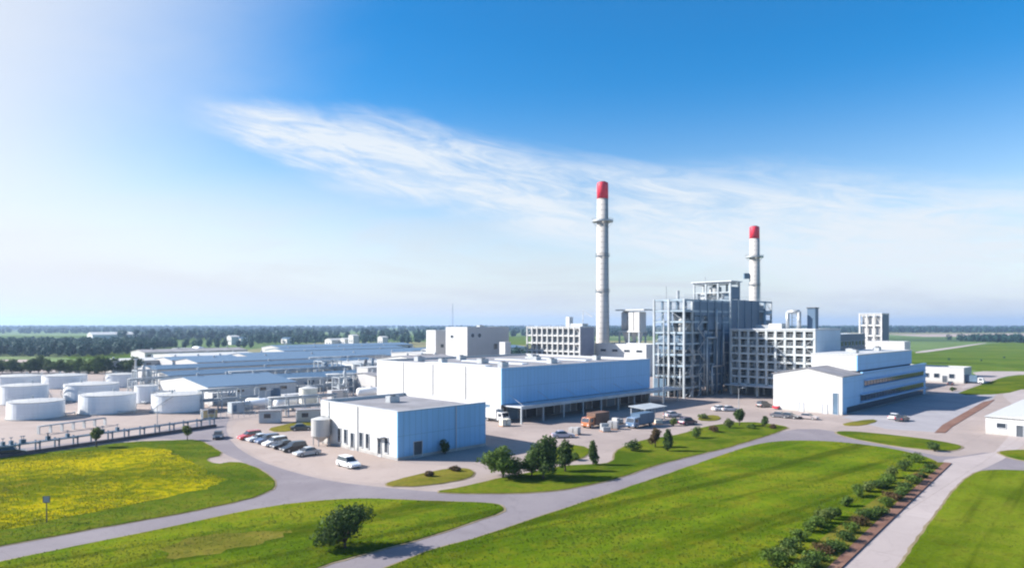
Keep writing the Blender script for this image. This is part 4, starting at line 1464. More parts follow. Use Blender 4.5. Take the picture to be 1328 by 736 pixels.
eq('silo', 'pale grey silo against the small white hall', 'silo', 416, 577, f_silo(5.2, 1.7))
eq('panel_silo', 'tall cream ribbed silo beside the small white hall roof', 'silo', 400, 533, f_silo(6.4, 2.3, CREAM))
eq('horizontal_tank', 'bright white horizontal tank behind the parked cars', 'tank', 356, 533, f_htank(6, 1.5))
eq('horizontal_tank', 'white horizontal tank lying right of the fence end', 'tank', 318, 530, f_htank(7, 1.1), R(5))
eq('horizontal_tank', 'white horizontal tank left of warehouse corner', 'tank', 462, 517, f_htank(9, 1.3), R(25))
eq('cabin', 'long pale cabin with olive verge in front of it', 'cabin', 385, 548, f_cabin(9, 3.0, 2.7, OFFW, ROOFG), R(20))
eq('cabin', 'small grey cabin by the olive verge left end', 'cabin', 336, 549, f_cabin(4.5, 2.6, 2.7, STEEL, ROOFG), R(10))
eq('cabin', 'white flat cabin left of the cream silo', 'cabin', 372, 527, f_cabin(6, 3.2, 3.0))
eq('cabin', 'pale cabin touching the warehouse left corner', 'cabin', 477, 503, f_cabin(10, 7, 7.0, OFFW, ROOFW))
eq('skid', 'grey machine skid behind the small white hall', 'process skid', 430, 521, f_skid(7, 3, 3.2, 1))
eq('skid', 'pale machine skid among yard pipes, left one', 'process skid', 300, 537, f_skid(6, 3, 2.8, 2, STEEL))
eq('skid', 'white machine skid behind the fence', 'process skid', 275, 527, f_skid(8, 3, 3.6, 3, WHITE2))
eq('skid', 'dark edged machine skid near the warehouse corner', 'process skid', 445, 508, f_skid(8, 3.5, 4.2, 4, STEELB))
eq('skid', 'grey skid with vessels left of the long white shed', 'process skid', 203, 524, f_skid(6, 3, 3.5, 5, GALV))
eq('pipe_bridge', 'steel pipe bridge in front of the wide white shed', 'pipe bridge', 262, 533, f_rack(15, 2.4, 5.2, 2, 1))
eq('pipe_bridge', 'steel pipe bridge between silo and warehouse', 'pipe bridge', 425, 508, f_rack(22, 2.6, 5.5, 2, 2), R(20))
eq('pipe_bridge', 'steel pipe bridge behind the cream silo', 'pipe bridge', 370, 513, f_rack(20, 2.4, 5.0, 2, 3), R(35))
eq('pipe_bridge', 'steel pipe bridge among the back storage tanks', 'pipe bridge', 172, 513, f_rack(16, 2.4, 5.0, 2, 4), R(60))
eq('process_frame', 'grey steel process frame before the blue sheds', 'process frame', 418, 497, lambda t: (frame(t, 8, 6, 8.5, 2, 2, 3, .35), clutter(t, 8, 6, 8, 7, 5)))
eq('process_frame', 'small steel process frame left of the white shed', 'process frame', 178, 507, lambda t: (frame(t, 6, 5, 7.0, 2, 2, 2, .35), clutter(t, 6, 5, 7, 5, 6)))
eq('generator_box', 'cream generator box in the right front tank shade', 'generator', 264, 543, f_cabin(3.2, 1.8, 1.9, mat('ochre panel', (.52, .38, .17), .7), ROOFG))
eq('vent_mast', 'slim white vent mast right of the pipe bridge', 'mast', 176, 498, lambda t: (MB().cyl(0, 0, 0, 9, .5, .35, 12).build('shaft', WHITE2, t), MB().cyl(0, 0, 9, 9.5, .7, .7, 12).build('cap', GALV, t)))
eq('pipe_bridge', 'long steel pipe bridge before the nearest blue shed', 'pipe bridge', 300, 506, f_rack(46, 2.4, 6.0, 2, 6), RZ)
eq('pipe_bridge', 'steel pipe bridge running towards the warehouse back corner', 'pipe bridge', 405, 484, f_rack(40, 3.0, 7.0, 2, 7), RZ)
eq('pipe_bridge', 'steel pipe bridge across the cabins behind the parked cars', 'pipe bridge', 352, 541, f_rack(16, 2.0, 4.4, 2, 8), R(35))
eq('process_frame', 'grey process frame left of the warehouse wall', 'process frame', 468, 500, lambda t: (frame(t, 7, 5, 8.0, 2, 1, 3, .32), clutter(t, 7, 5, 8, 8, 15)))
eq('process_frame', 'small grey process frame behind the cabin row', 'process frame', 440, 514, lambda t: (frame(t, 5, 4, 6.0, 2, 1, 2, .3), clutter(t, 5, 4, 6, 6, 16)))
# dense small pieces of the yard between the sheds
rs = random.Random(11)
spots = [(296, 519), (330, 519), (440, 498), (466, 492), (395, 507), (452, 500), (430, 489), (472, 497), (448, 486), (213, 470), (238, 468), (260, 466), (285, 467), (228, 461), (252, 459), (300, 462), (390, 492)]
desc = ['below the wide white shed', 'right of the white shed front', 'left of the large warehouse', 'by the warehouse back corner', 'behind the cream silo', 'between pipe bridge and warehouse',
        'behind the steel process frame', 'at the warehouse left wall', 'right of the blue shed end', 'first behind the blue shed roofs', 'second behind the blue shed roofs', 'third behind the blue shed roofs',
        'left of bright white shed', 'far left behind the sheds', 'far behind the blue sheds, middle', 'in front of the bright white shed', 'beside the second blue shed']
for i, (s, d) in enumerate(zip(spots, desc)):
    k = i % 3
    sc = 1 if s[1] > 480 else 2.2
    if k == 0:
        eq('skid', ('grey', 'pale')[i % 2] + ' machine skid ' + d, 'process skid', *s, f_skid(5 * sc, 3 * sc, 3 * sc ** .6, i, rs.choice((OFFW, STEEL, CREAM))), R(rs.choice((45, 30, 50))))
    elif k == 1:
        eq('cabin', ('small pale', 'low grey')[i % 2] + ' cabin ' + d, 'cabin', *s, f_cabin(6 * sc, 3.5 * sc, 3.2 * sc ** .6, rs.choice((OFFW, WHITE2, STEEL)), rs.choice((ROOFW, ROOFG))), RZ)
    else:
        eq('horizontal_tank', 'white horizontal tank ' + d, 'tank', *s, f_htank(6 * sc, 1.2 * sc), R(rs.choice((45, 10, -45))))


# ------------------------------------------------------------------ vehicles
CARP = {}


def paint(name, c):
    if name not in CARP:
        m, nt, b = base_mat('car paint ' + name, .28, .1, .6)
        tc = nd(nt, 'ShaderNodeTexCoord')
        n = noise(nt, tc.outputs['Object'], 2.2, 4)
        nt.links.new(mixrgb(nt, mth(nt, 'MULTIPLY', ramp(nt, n, .4, .8), .25), c, tuple(x * .75 + .02 for x in c)), b.inputs['Base Color'])
        b.inputs['Coat Weight'].default_value = .4
        CARP[name] = m
    return CARP[name]


def car(px, py, rz, col, colname, label, kind='sedan', group=None):
    """nose towards +x in local space"""
    suv = kind == 'suv'
    L, W, Hb = (4.5, 1.82, .98) if suv else (4.5, 1.76, .86)
    t = thing('parked_car', label, 'car', G(px, py), rz, group)
    h = L / 2
    body = [(-h, .42), (-h + .05, .30), (-h + .35, .26), (h - .3, .26), (h - .02, .36), (h, .55), (h - .12, .70), (h - 1.15, Hb), (h - 1.3, Hb + .02), (-h + .75, Hb + .04), (-h + .1, Hb - .02), (-h, .7)]
    if suv:
        body[-3] = (-h + .3, Hb + .04)
    MB().extrude_y(body, -W / 2, W / 2, lambda x, z: 1 - .08 * max(0, (abs(x) - h + .5)) - .06 * max(0, z - .6)).build('body', paint(colname, col), t, bevel=.03)
    tz = 1.68 if suv else 1.42
    if suv:
        gl = [(-h + .15, Hb), (-h + .35, tz - .08), (-h + .6, tz - .05), (.35, tz - .04), (h - 1.25, Hb)]
        rf = [(-h + .32, tz - .08), (-h + .4, tz - .01), (-.3, tz + .02), (.3, tz - .01), (.42, tz - .09)]
    else:
        gl = [(-h + .7, Hb), (-h + 1.25, tz - .06), (.25, tz - .05), (h - 1.25, Hb)]
        rf = [(-h + 1.15, tz - .1), (-h + 1.35, tz - .01), (-.4, tz + .02), (.15, tz - .01), (.35, tz - .1)]
    tp = lambda x, z: .95 - .28 * max(0, z - Hb)
    MB().extrude_y(gl, -W / 2 + .04, W / 2 - .04, tp).build('cabin_glass', GLASS, t)
    MB().extrude_y(rf, -W / 2 + .03, W / 2 - .03, tp).build('roof', paint(colname, col), t, bevel=.02)
    for x in (-h + .85, h - .9):
        for s in (-1, 1):
            wq = MB().tube((x, s * (W / 2 - .22), .32), (x, s * (W / 2 + .01), .32), .32, n=16).build('wheel', TYRE, t)
            MB().tube((x, s * (W / 2 - .05), .32), (x, s * (W / 2 + .025), .32), .2, n=12).build('rim', RIM, wq)
    for s in (-1, 1):
        MB().box(h - .12, s * .62 - .2, .56, h + .005, s * .62 + .2, .69).build('headlight', LAMPW, t)
        MB().box(-h - .01, s * .68 - .15, .62, -h + .1, s * .68 + .15, .82).build('taillight', LAMPR, t)
        MB().box(h - 1.5, s * (W / 2 + .06) - .08, Hb - .02, h - 1.3, s * (W / 2 + .06) + .08, Hb + .13).build('mirror', paint(colname, col), t)
    return t


A0 = R(225)
row = [(324, 569, (.50, .03, .03), 'red', 'red car at far end of the parked row', 'suv'), (336, 571.5, (.62, .66, .72), 'ice', 'pale blue car parked between red and dark blue cars', 'sedan'),
       (347, 574, (.06, .10, .20), 'navy', 'dark blue car third in the parked row', 'suv'), (357, 577.5, (.75, .75, .75), 'white', 'white car between the dark blue and black cars', 'suv'),
       (368, 580.5, (.05, .055, .065), 'graphite blue', 'dark graphite sedan between white and black parked cars', 'sedan'), (381, 584.5, (.012, .014, .018), 'black', 'black car second from silver end of the row', 'suv'),
       (398, 590, (.42, .43, .44), 'silver', 'silver grey sedan at near end of parked row', 'sedan')]
for i, (px, py, c, cn, lab, k) in enumerate(row):
    car(px, py, A0, c, cn, lab, k, 'cars parked in the angled row')
car(452, 605, R(-45), (.78, .78, .78), 'bright white', 'white car parked alone before the small white hall', 'suv')
car(391, 557.5, R(20), (.03, .05, .06), 'dark teal', 'dark car beside the cabin behind the parked row')
car(283, 568, R(290), (.02, .03, .05), 'midnight', 'small dark car driving on the access road', 'sedan')
car(13, 590, R(35), (.015, .02, .035), 'ink', 'dark car at the pipe rack in left corner', 'suv')
car(730, 567, R(10), (.40, .40, .48), 'lilac', 'lilac grey car in the open yard before the warehouse')
car(934, 532, R(20), (.76, .76, .77), 'snow', 'white car in sunlit yard, left of the pair')
car(946, 532.5, R(15), (.60, .60, .62), 'pale grey', 'pale grey car next to the sunlit white car')
car(991, 527.5, R(30), (.05, .05, .055), 'coal', 'dark grey car at the office hall left corner', 'suv')
car(1013, 530, R(25), (.52, .02, .04), 'crimson', 'crimson car before the white gable wall')
car(892, 550, R(35), (.06, .03, .07), 'plum', 'dark plum car beside the yellowish grass patch', 'suv')
car(872, 540, R(30), (.58, .56, .60), 'mist', 'misty grey car behind the plum car')
car(1161, 543, R(40), (.74, .74, .75), 'milk', 'white car in shade edge of the grey lot')
car(1170, 545.5, R(40), (.04, .04, .05), 'soot', 'dark car beside the white car of grey lot')
car(1233, 499, R(50), (.05, .06, .08), 'slate', 'dark slate car before the white shed')
for i, (px, c, cn, lab) in enumerate(((1012, (.10, .10, .12), 'graphite', 'graphite car at left of the row before gable wall'), (1024, (.06, .06, .07), 'onyx', 'nearly black car in the row before gable wall'),
                                     (1048, (.35, .30, .30), 'taupe', 'taupe car right end of row before gable wall'))):
    car(px, 541 + i, R(-45), c, cn, lab)


def truck(px, py, rz, cabc, cabn, boxm, label, L=7.0, bh=2.9, name='truck'):
    t = thing(name, label, 'truck', G(px, py), rz)
    h = L / 2
    MB().box(-h, -1.0, .55, h - .2, 1.0, .8).build('chassis', STEELD, t)
    MB().box(-h, -1.2, .803, h - 2.0, 1.2, bh).build('cargo_box', boxm, t, bevel=.04)
    cab = [(h - 1.9, .5), (h, .5), (h, 1.3), (h - .3, 2.25), (h - 1.9, 2.35)]
    cb = MB().extrude_y(cab, -1.1, 1.1, lambda x, z: 1 - .05 * max(0, z - 1.3)).build('cab', paint(cabn, cabc), t, bevel=.04)
    MB().extrude_y([(h - .02, 1.36), (h + .015, 1.36), (h - .27, 2.18), (h - .33, 2.18)], -.95, .95).build('windscreen', GLASS, cb)
    for s in (-1, 1):
        MB().box(h - 1.5, s * 1.06 - .05, 1.35, h - .45, s * 1.06 + .05, 2.05).build('side_window', GLASS, cb)
        MB().box(h - .03, s * .75 - .18, .72, h + .02, s * .75 + .18, .92).build('headlight', LAMPW, t)
        for x in (-h + 1.2, h - 1.0):
            wq = MB().tube((x, s * .78, .48), (x, s * 1.1, .48), .48, n=16).build('wheel', TYRE, t)
            MB().tube((x, s * 1.0, .48), (x, s * 1.12, .48), .26, n=12).build('rim', RIM, wq)
    return t


truck(644, 546, R(135 + 180), (.74, .74, .74), 'truck white', WHITE, 'white box truck at warehouse corner by loading bays', 6.2, 3.0)
truck(772, 553, R(225), (.42, .14, .05), 'truck orange', mat('brown box', (.15, .085, .06), .7, var=.25, streak=True), 'orange cabbed truck with dull brown box in the yard', 7.0, 3.1)
truck(830, 553, R(225), (.12, .2, .33), 'truck blue', NAVY, 'blue truck beside the white topped shelter', 7.5, 3.0)
truck(1262, 497, R(-45), (.70, .70, .72), 'van white', STEELB, 'white cab truck behind the white shed right end', 7, 3.2)


def shelter(px, py):
    t = thing('shelter', 'open sided shelter with sloped pale roof in yard', 'shelter', G(px, py), RZ)
    for x in (0, 4, 8):
        for y in (0, 3.6):
            MB().box(x - .08, y - .08, 0, x + .08, y + .08, 3.1 + y * .08).build('post', STEEL, t)
    m = MB()
    m._add([(-.4, -.5, 3.15), (8.4, -.5, 3.15), (8.4, 4.1, 3.5), (-.4, 4.1, 3.5), (-.4, -.5, 3.3), (8.4, -.5, 3.3), (8.4, 4.1, 3.65), (-.4, 4.1, 3.65)], [(0, 3, 2, 1), (4, 5, 6, 7), (0, 1, 5, 4), (1, 2, 6, 5), (2, 3, 7, 6), (3, 0, 4, 7)])
    m.build('roof', STEEL, t)
    MB().box(0, 3.7, .1, 8, 3.76, 2.6).build('back_panel', STEELB, t)


shelter(836, 549)


def pallet(px, py, label, seed, m=CREAM):
    t = thing('crate_stack', label, 'crates', G(px, py), RZ + seed)
    rs = random.Random(seed)
    MB().box(-1.1, -.9, 0, 1.1, .9, .16).build('pallet', RUST, t)
    for x in (-.55, .55):
        MB().box(x - .48, -.8, .163, x + .48, .8, rs.uniform(.9, 1.7)).build('crate', m, t, bevel=.03)


pallet(785, 559, 'grey stacked crates beside the orange cabbed truck', 1, GALV)
pallet(795, 556, 'pale stacked crates right of orange cabbed truck', 2, OFFW)
pallet(801, 549, 'tall pale crates behind the grey stacked crates', 3, WHITE2)
pallet(853, 549, 'cream crates beside the open shelter', 4, CREAM)
pallet(745, 563, 'small pale crates lying in the open yard', 5, OFFW)
pallet(655, 552, 'tan crates near the white box truck', 6, CREAM)

# sign on a post in the yellow field
t = thing('sign_post', 'square grey sign on dark post in yellow field', 'sign', G(60.5, 678), R(8))
MB().cyl(0, 0, 0, 2.9, .06, .05, 8).build('post', STEELD, t)
s = MB().box(-.32, -.07, 2.35, .32, -.03, 3.0).build('sign_panel', SIGNG, t)
MB().box(-.36, -.09, 3.0, .36, -.01, 3.04).box(-.36, -.09, 2.31, .36, -.01, 2.35).box(-.36, -.09, 2.35, -.32, -.01, 3.0).box(.32, -.09, 2.35, .36, -.01, 3.0).build('sign_frame', STEELD, s)

# ------------------------------------------------------------------ trees and shrubs near the roads
tree(448, 711, 4.3, 6.2, 11, LEAF_D, 'dark round tree on the grass bank, alone by the road', leaves=4300, leaf=.16, trunk=.16, lobes=10)
tree(652, 620, 4.7, 6.6, 12, LEAF_M, 'broad bushy green tree, leftmost of the strip cluster', leaves=4000, leaf=.2, trunk=.16, lobes=11)
tree(705, 621, 6.2, 5.6, 13, LEAF_D, 'tallest dark green tree in the strip cluster', leaves=5000, leaf=.2, trunk=.14, lobes=13)
tree(690, 618, 4.0, 4.2, 14, LEAF_M, 'lighter green tree in front of the tallest cluster tree', leaves=2400, leaf=.18, trunk=.15)
tree(733, 611, 4.8, 3.0, 15, LEAF_D, 'slim dark tree right of the tallest cluster tree', leaves=2400, leaf=.18, trunk=.15)
tree(769, 603, 4.0, 2.2, 16, LEAF_D, 'narrow cone shaped tree at the paved entrance', leaves=1800, leaf=.16, trunk=.12, tall=True, name='cone_tree')
tree(850, 580, 3.6, 2.6, 17, LEAF_R, 'reddish leaved small tree in strip middle', leaves=1500, leaf=.17, trunk=.2)
tree(866, 585, 4.0, 2.3, 18, LEAF_D, 'dark small tree right of the reddish leaved tree', leaves=1700, leaf=.17, trunk=.2, tall=True)
tree(959, 552, 3.9, 2.9, 19, LEAF_D, 'dark round headed tree near the strip right end', leaves=1500, leaf=.19, trunk=.25)
tree(992, 554, 2.6, 1.8, 20, LEAF_D, 'small dark tree at right tip of strip', leaves=800, leaf=.17, trunk=.25)
tree(125, 580, 3.6, 2.7, 21, LEAF_Y, 'young pale green tree beside the pipe rack, left one', leaves=1300, leaf=.16, trunk=.38)
tree(243, 571, 2.9, 2.4, 22, LEAF_Y, 'young pale green tree at right end of pipe rack', leaves=1000, leaf=.16, trunk=.4)
for px, py, h, w, lm, lab in ((822, 585, 2.1, 3.4, LEAF_D, 'wide low dark shrub at the left end of strip'), (903, 568, 2.4, 3.0, LEAF_M, 'rounded green shrub midway along the strip'),
                              (925, 560, 1.5, 2.8, LEAF_R, 'reddish low shrub midway along the strip'), (946, 555, 2.2, 2.2, LEAF_Y, 'pale green shrub left of the round headed tree'),
                              (873, 552, 1.9, 1.9, LEAF_Y, 'pale shrub left of the plum car'), (912, 543, 1.3, 3.4, LEAF_Y, 'yellowish shrub on the grass patch in yard'),
                              (538, 620, .01, .01, None, ''), (556, 618, .9, 2.0, LEAF_R, 'reddish low shrub on the oval island, left'), (590, 611, .9, 2.0, LEAF_R, 'reddish low shrub on the oval island, right'),
                              (577, 588, 2.5, 1.7, LEAF_D, 'dark upright shrub against the shaded hall wall'), (1003, 556, 1.1, 2.0, LEAF_R, 'brownish low shrub at the strip tip'),
                              (975, 556, 1.2, 2.2, LEAF_M, 'low green shrub beneath the strip tip trees'), (1213, 585, 1.7, 2.4, LEAF_D, 'dark shrub at the narrow grass island end'),
                              (745, 596, 1.3, 2.4, LEAF_M, 'low green shrub on the small grass patch'), (1235, 507, 1.6, 2.2, LEAF_D, 'dark shrub behind the shaded lot')):
    if lm:
        shrub(px, py, h, w, int(px), lm, lab)
ORD = ['first', 'second', 'third', 'fourth', 'fifth', 'sixth', 'seventh', 'eighth', 'ninth', 'tenth', 'eleventh', 'twelfth', 'thirteenth', 'fourteenth', 'fifteenth', 'sixteenth']
rs = random.Random(5)
rowA = [(1187, 600, 2.3, 3.0), (1158, 620, 1.9, 2.6), (1149, 632, 1.9, 2.4), (1138, 634, 1.7, 2.2), (1113, 644, 1.8, 2.4), (1086, 671, 1.3, 1.4), (1068, 679, 1.8, 2.2), (1052, 690, 1.8, 2.2), (1024, 716, 1.9, 2.6), (1002, 735, 1.8, 2.4)]
rowB = [(1208, 608, 1.2, 2.4), (1195, 620, 1.2, 2.0), (1184, 628, 1.6, 2.3), (1170, 642, 1.6, 2.4), (1158, 650, 1.5, 2.1), (1140, 667, 1.4, 2.7), (1124, 674, 1.4, 2.3), (1107, 692, 1.5, 2.1), (1085, 712, 1.3, 2.7), (1068, 718, 1.2, 2.0), (1052, 735, 1.6, 2.7), (1030, 752, 1.5, 2.4)]
def fill_row(row):
    out = []
    for a, b in zip(row, row[1:]):
        out += [a, tuple((p + q) / 2 + rs.uniform(-1.5, 1.5) * (n < 2) for n, (p, q) in enumerate(zip(a, b)))]
    return [(p[0], p[1], p[2] * rs.uniform(.75, 1.1), p[3] * rs.uniform(.8, 1.15)) for p in out + [row[-1]]]


ORD += ['seventeenth', 'eighteenth', 'nineteenth', 'twentieth', 'twenty-first', 'twenty-second', 'twenty-third', 'twenty-fourth']
for i, (px, py, h, w) in enumerate(fill_row(rowA)):
    shrub(px, py, h, w, 100 + i, (LEAF_M, LEAF_D, LEAF_Y, LEAF_M, LEAF_M)[i % 5], ORD[i] + ' shrub from the junction in the grassy side row', 'shrubs along the concrete road', leaves=700, leaf=.12)
for i, (px, py, h, w) in enumerate(fill_row(rowB)):
    shrub(px, py, h * .9, w, 150 + i, (LEAF_D, LEAF_M, LEAF_D, LEAF_R, LEAF_M)[i % 5], ORD[i] + ' shrub from the junction in the red soil row', 'shrubs along the concrete road', leaves=620, leaf=.12)

# rough grass blades standing on the near lawns
def inpoly(x, y, poly):
    c = np.zeros(len(x), bool)
    n = len(poly)
    for i in range(n):
        x0, y0 = poly[i]
        x1, y1 = poly[i - 1]
        k = ((y0 > y) != (y1 > y)) & (x < (x1 - x0) * (y - y0) / (y1 - y0 + 1e-12) + x0)
        c ^= k
    return c


def tufts(poly, n, seed, m, name, label, hmax=.28, ylim=150, z0=.1):
    rs = np.random.RandomState(seed)
    P = np.array(poly)
    lo, hi = P.min(0), np.minimum(P.max(0), [1e9, ylim])
    lo = np.maximum(lo, [-95, 45])
    hi = np.minimum(hi, [95, ylim])
    y = 1 / rs.uniform(1 / hi[1], 1 / lo[1], n)
    x = rs.uniform(lo[0], hi[0], n)
    cl = np.sin(x * .21 + np.sin(y * .13) * 2) * np.sin(y * .17 + np.sin(x * .11) * 2) + rs.normal(scale=.7, size=n)
    k = inpoly(x, y, poly) & (cl > -.3) & (np.abs(x / y) < .9)
    x, y = x[k], y[k]
    n = len(x)
    h = rs.uniform(.35, 1, n) * hmax
    a = rs.uniform(0, 6.28, n)
    C = np.stack([x, y, z0 + h * .45], 1)
    N = np.stack([np.cos(a), np.sin(a), rs.uniform(.2, .9, n)], 1)
    o = quads_mesh(name, C, N, h * .8, m)
    tag(o, label, 'grass', kind='stuff')


TUFT_M = leaf_mat('grass blades', (.052, .092, .006), (.10, .14, .012))
TUFT_Y = leaf_mat('flower blades', (.09, .125, .005), (.30, .27, .004))
tufts(L1Y, 60000, 1, TUFT_Y, 'grass', 'yellow flowering grass growing over the corner field', .16)
tufts(L1, 40000, 7, TUFT_M, 'grass', 'green grass growing round the yellow flowers', .13)
tufts(L2, 60000, 2, TUFT_M, 'grass', 'short grass growing over the tree bank', .13)
tufts(L3, 90000, 3, TUFT_M, 'grass', 'uneven grass growing over the broad foreground field', .15)
tufts(L4, 40000, 4, TUFT_M, 'grass', 'short grass growing over the striped corner field', .11)

# ------------------------------------------------------------------ tree rows and woods further off
rs = random.Random(8)
pr = None
for i in range(16):
    px = -10 + i * 12.3 + rs.uniform(-2, 2)
    py = 484.0 - (1.0 if i > 12 else 0)
    lab = ORD[i] + ' tree from the left frame edge in row behind the tanks'
    loc = G(px, py + rs.uniform(-.6, .4))
    sc = rs.uniform(.85, 1.15) * (.8 if i in (3, 13) else 1)
    if i % 4 == 0:
        t = thing('row_tree', lab, 'tree', loc, 0, 'trees in the row behind the tanks')
        tree_parts(t, 7.2, 7.6, 300 + i, (LEAF_D, LEAF_D, LEAF_M, LEAF_D)[i // 4 % 4], leaves=2200, leaf=.36, trunk=.07, lobes=12)
        t.scale = (sc, sc, sc)
        pr = t
    else:
        dup(pr, lab, loc, rs.uniform(0, 6), (sc, sc, sc * rs.uniform(.9, 1.1)))


def grid_pts(x0, x1, y0, y1, step, seed, keep=1.0, wav=0):
    r = np.random.RandomState(seed)
    xs = np.arange(x0, x1, step)
    ys = np.arange(y0, y1, step)
    X, Y = np.meshgrid(xs, ys)
    X = X.ravel() + r.uniform(-.45, .45, X.size) * step
    Y = Y.ravel() + r.uniform(-.45, .45, Y.size) * step
    k = (r.uniform(size=X.size) < keep) & (np.abs(X / Y) < .95)
    if wav:
        k &= np.sin(X * wav + np.sin(Y * wav * 2)) + r.normal(scale=.4, size=X.size) > -.75
    return np.stack([X[k], Y[k]], 1)


pw = grid_pts(-640, -266, 470, 720, 8.5, 1)
pw = pw[(pw[:, 0] < -270 - (pw[:, 1] - 470) * .36 + 12 * np.sin(pw[:, 1] * .05)) & (pw[:, 1] > 470 + 0 * pw[:, 0])]
woodland('woodland', 'dark wood beyond the tanks in the left distance', pw, 9.5, 1, q=150, leaf=1.0)
woodland('woodland', 'loose green tree belt right of the left wood', grid_pts(-330, -250, 640, 680, 11, 2, .5), 9, 2, q=90, leaf=1.1)
woodland('woodland', 'tree belt behind the far sheds and pale houses', grid_pts(-355, -40, 770, 880, 12, 3, .5, .02), 11, 3, q=70, leaf=1.3)
woodland('woodland', 'trees between the white tower block and lattice block', grid_pts(-8, 20, 400, 440, 7, 4, .8), 8, 4, q=120, leaf=.8)
woodland('woodland', 'dark tree clump beyond the meadow at right edge', grid_pts(600, 1000, 830, 940, 10, 5), 10, 5, q=70, leaf=1.3)
woodland('woodland', 'scattered bushes dotted over the far meadow', grid_pts(230, 330, 410, 450, 14, 6, .35), 2.0, 6, q=40, leaf=1.3)
woodland('woodland', 'wide wooded plain in the middle distance', np.concatenate([grid_pts(-2300, 900, 1750, 1840, 20, 7, .75, .006), grid_pts(-2600, 1200, 2200, 2320, 24, 8, .8, .004), grid_pts(-560, -100, 1000, 1060, 15, 9, .8, .01), grid_pts(-700, 300, 1300, 1360, 16, 14, .8, .008)]), 14, 7, q=36, leaf=2.4)
woodland('woodland', 'wooded plain fading towards the horizon', np.concatenate([grid_pts(-4500, 4500, 2900, 3150, 30, 10, .9, .002), grid_pts(-6000, 6000, 4200, 4500, 42, 11, .9, .0015), grid_pts(-9500, 9500, 6800, 7100, 60, 12, .95)]), 17, 8, q=26, leaf=3.4)
woodland('woodland', 'dark wood line beyond the right meadow', grid_pts(800, 2600, 1900, 2050, 20, 13, .9), 15, 9, q=36, leaf=2.4)

# ------------------------------------------------------------------ air, sun, sky, camera
SUN_EL, SUN_DIR = R(31), Vector((-.99, .08, 0)).normalized()
SKY = dict(strength=.07, sat=1.5, exposure=1.25, sun=5.0, dust=.4, ozone=2.5)

m = bpy.data.materials.new('haze air')
m.use_nodes = True
nt = m.node_tree
nt.nodes.clear()
out = nt.nodes.new('ShaderNodeOutputMaterial')
pv = nt.nodes.new('ShaderNodeVolumePrincipled')
pv.inputs['Color'].default_value = (.48, .69, 1.0, 1)
pv.inputs['Density'].default_value = .00015
pv.inputs['Anisotropy'].default_value = .25
nt.links.new(pv.outputs[0], out.inputs['Volume'])
MATS['haze'] = m
tag(MB().box(-12000, -500, -1.0, 12000, 9000, 98).build('haze', m), 'thin pale blue summer haze over the plain', None, kind='stuff')

sd = bpy.data.lights.new('sun', 'SUN')
sd.energy = SKY['sun']
sd.angle = R(.55)
sd.color = (1.0, .945, .87)
so = bpy.data.objects.new('sun', sd)
COL.objects.link(so)
sdir = Vector((SUN_DIR.x * math.cos(SUN_EL), SUN_DIR.y * math.cos(SUN_EL), math.sin(SUN_EL)))
so.rotation_euler = (-sdir).to_track_quat('-Z', 'Y').to_euler()
so.location = (0, 0, 300)

w = bpy.data.worlds.new('World')
scene.world = w
w.use_nodes = True
nt = w.node_tree
nt.nodes.clear()
out = nt.nodes.new('ShaderNodeOutputWorld')
bg = nt.nodes.new('ShaderNodeBackground')
sky = nt.nodes.new('ShaderNodeTexSky')
sky.sky_type = 'NISHITA'
sky.sun_disc = False
sky.sun_elevation = SUN_EL
sky.sun_rotation = math.atan2(SUN_DIR.x, SUN_DIR.y)
sky.altitude = 50
sky.air_density = 1.0
sky.dust_density = SKY['dust']
sky.ozone_density = SKY['ozone']
hs = nt.nodes.new('ShaderNodeHueSaturation')
hs.inputs['Value'].default_value = 1.14
nt.links.new(sky.outputs[0], hs.inputs['Color'])
# high cirrus, laid out over the directions of the sky
tc = nt.nodes.new('ShaderNodeTexCoord')
sp = nt.nodes.new('ShaderNodeSeparateXYZ')
nt.links.new(tc.outputs['Generated'], sp.inputs[0])
yy = mth(nt, 'MAXIMUM', mth(nt, 'ABSOLUTE', sp.outputs[1]), .12)
s_ = mth(nt, 'DIVIDE', sp.outputs[0], yy)
t_ = mth(nt, 'DIVIDE', sp.outputs[2], yy)
nt.links.new(mth(nt, 'ADD', .72, mth(nt, 'MULTIPLY', ramp(nt, sp.outputs[2], .0, .34), SKY['sat'] - .70)), hs.inputs['Saturation'])
cb = nt.nodes.new('ShaderNodeCombineXYZ')
nt.links.new(s_, cb.inputs[0])
nt.links.new(t_, cb.inputs[1])
sp0 = mth(nt, 'MAXIMUM', s_, 0.0)
f_ = mth(nt, 'ADD', mth(nt, 'SUBTRACT', .203, mth(nt, 'MULTIPLY', s_, .225)), mth(nt, 'MULTIPLY', mth(nt, 'MULTIPLY', sp0, sp0), .14))
d_ = mth(nt, 'SUBTRACT', t_, f_)
cd = nt.nodes.new('ShaderNodeCombineXYZ')
nt.links.new(s_, cd.inputs[0])
nt.links.new(d_, cd.inputs[1])
n_big = noise(nt, vmap(nt, cd.outputs[0], (3.0, 11, 1), (0, 0, R(4))), 1.0, 6, .6, .6)
n_fine = noise(nt, vmap(nt, cd.outputs[0], (9, 46, 1), (0, 0, R(-6))), 1.0, 8, .68, .9)
dd = mth(nt, 'ADD', d_, mth(nt, 'MULTIPLY', mth(nt, 'SUBTRACT', n_big, .5), .09))
wid = mth(nt, 'ADD', .036, mth(nt, 'ADD', mth(nt, 'MULTIPLY', ramp(nt, s_, -.48, -.2), .024), mth(nt, 'MULTIPLY', ramp(nt, s_, .05, .5), .032)))
e1 = mth(nt, 'DIVIDE', mth(nt, 'ABSOLUTE', dd), wid)
band = mth(nt, 'SUBTRACT', 1.0, ramp(nt, e1, .45, 1.3))
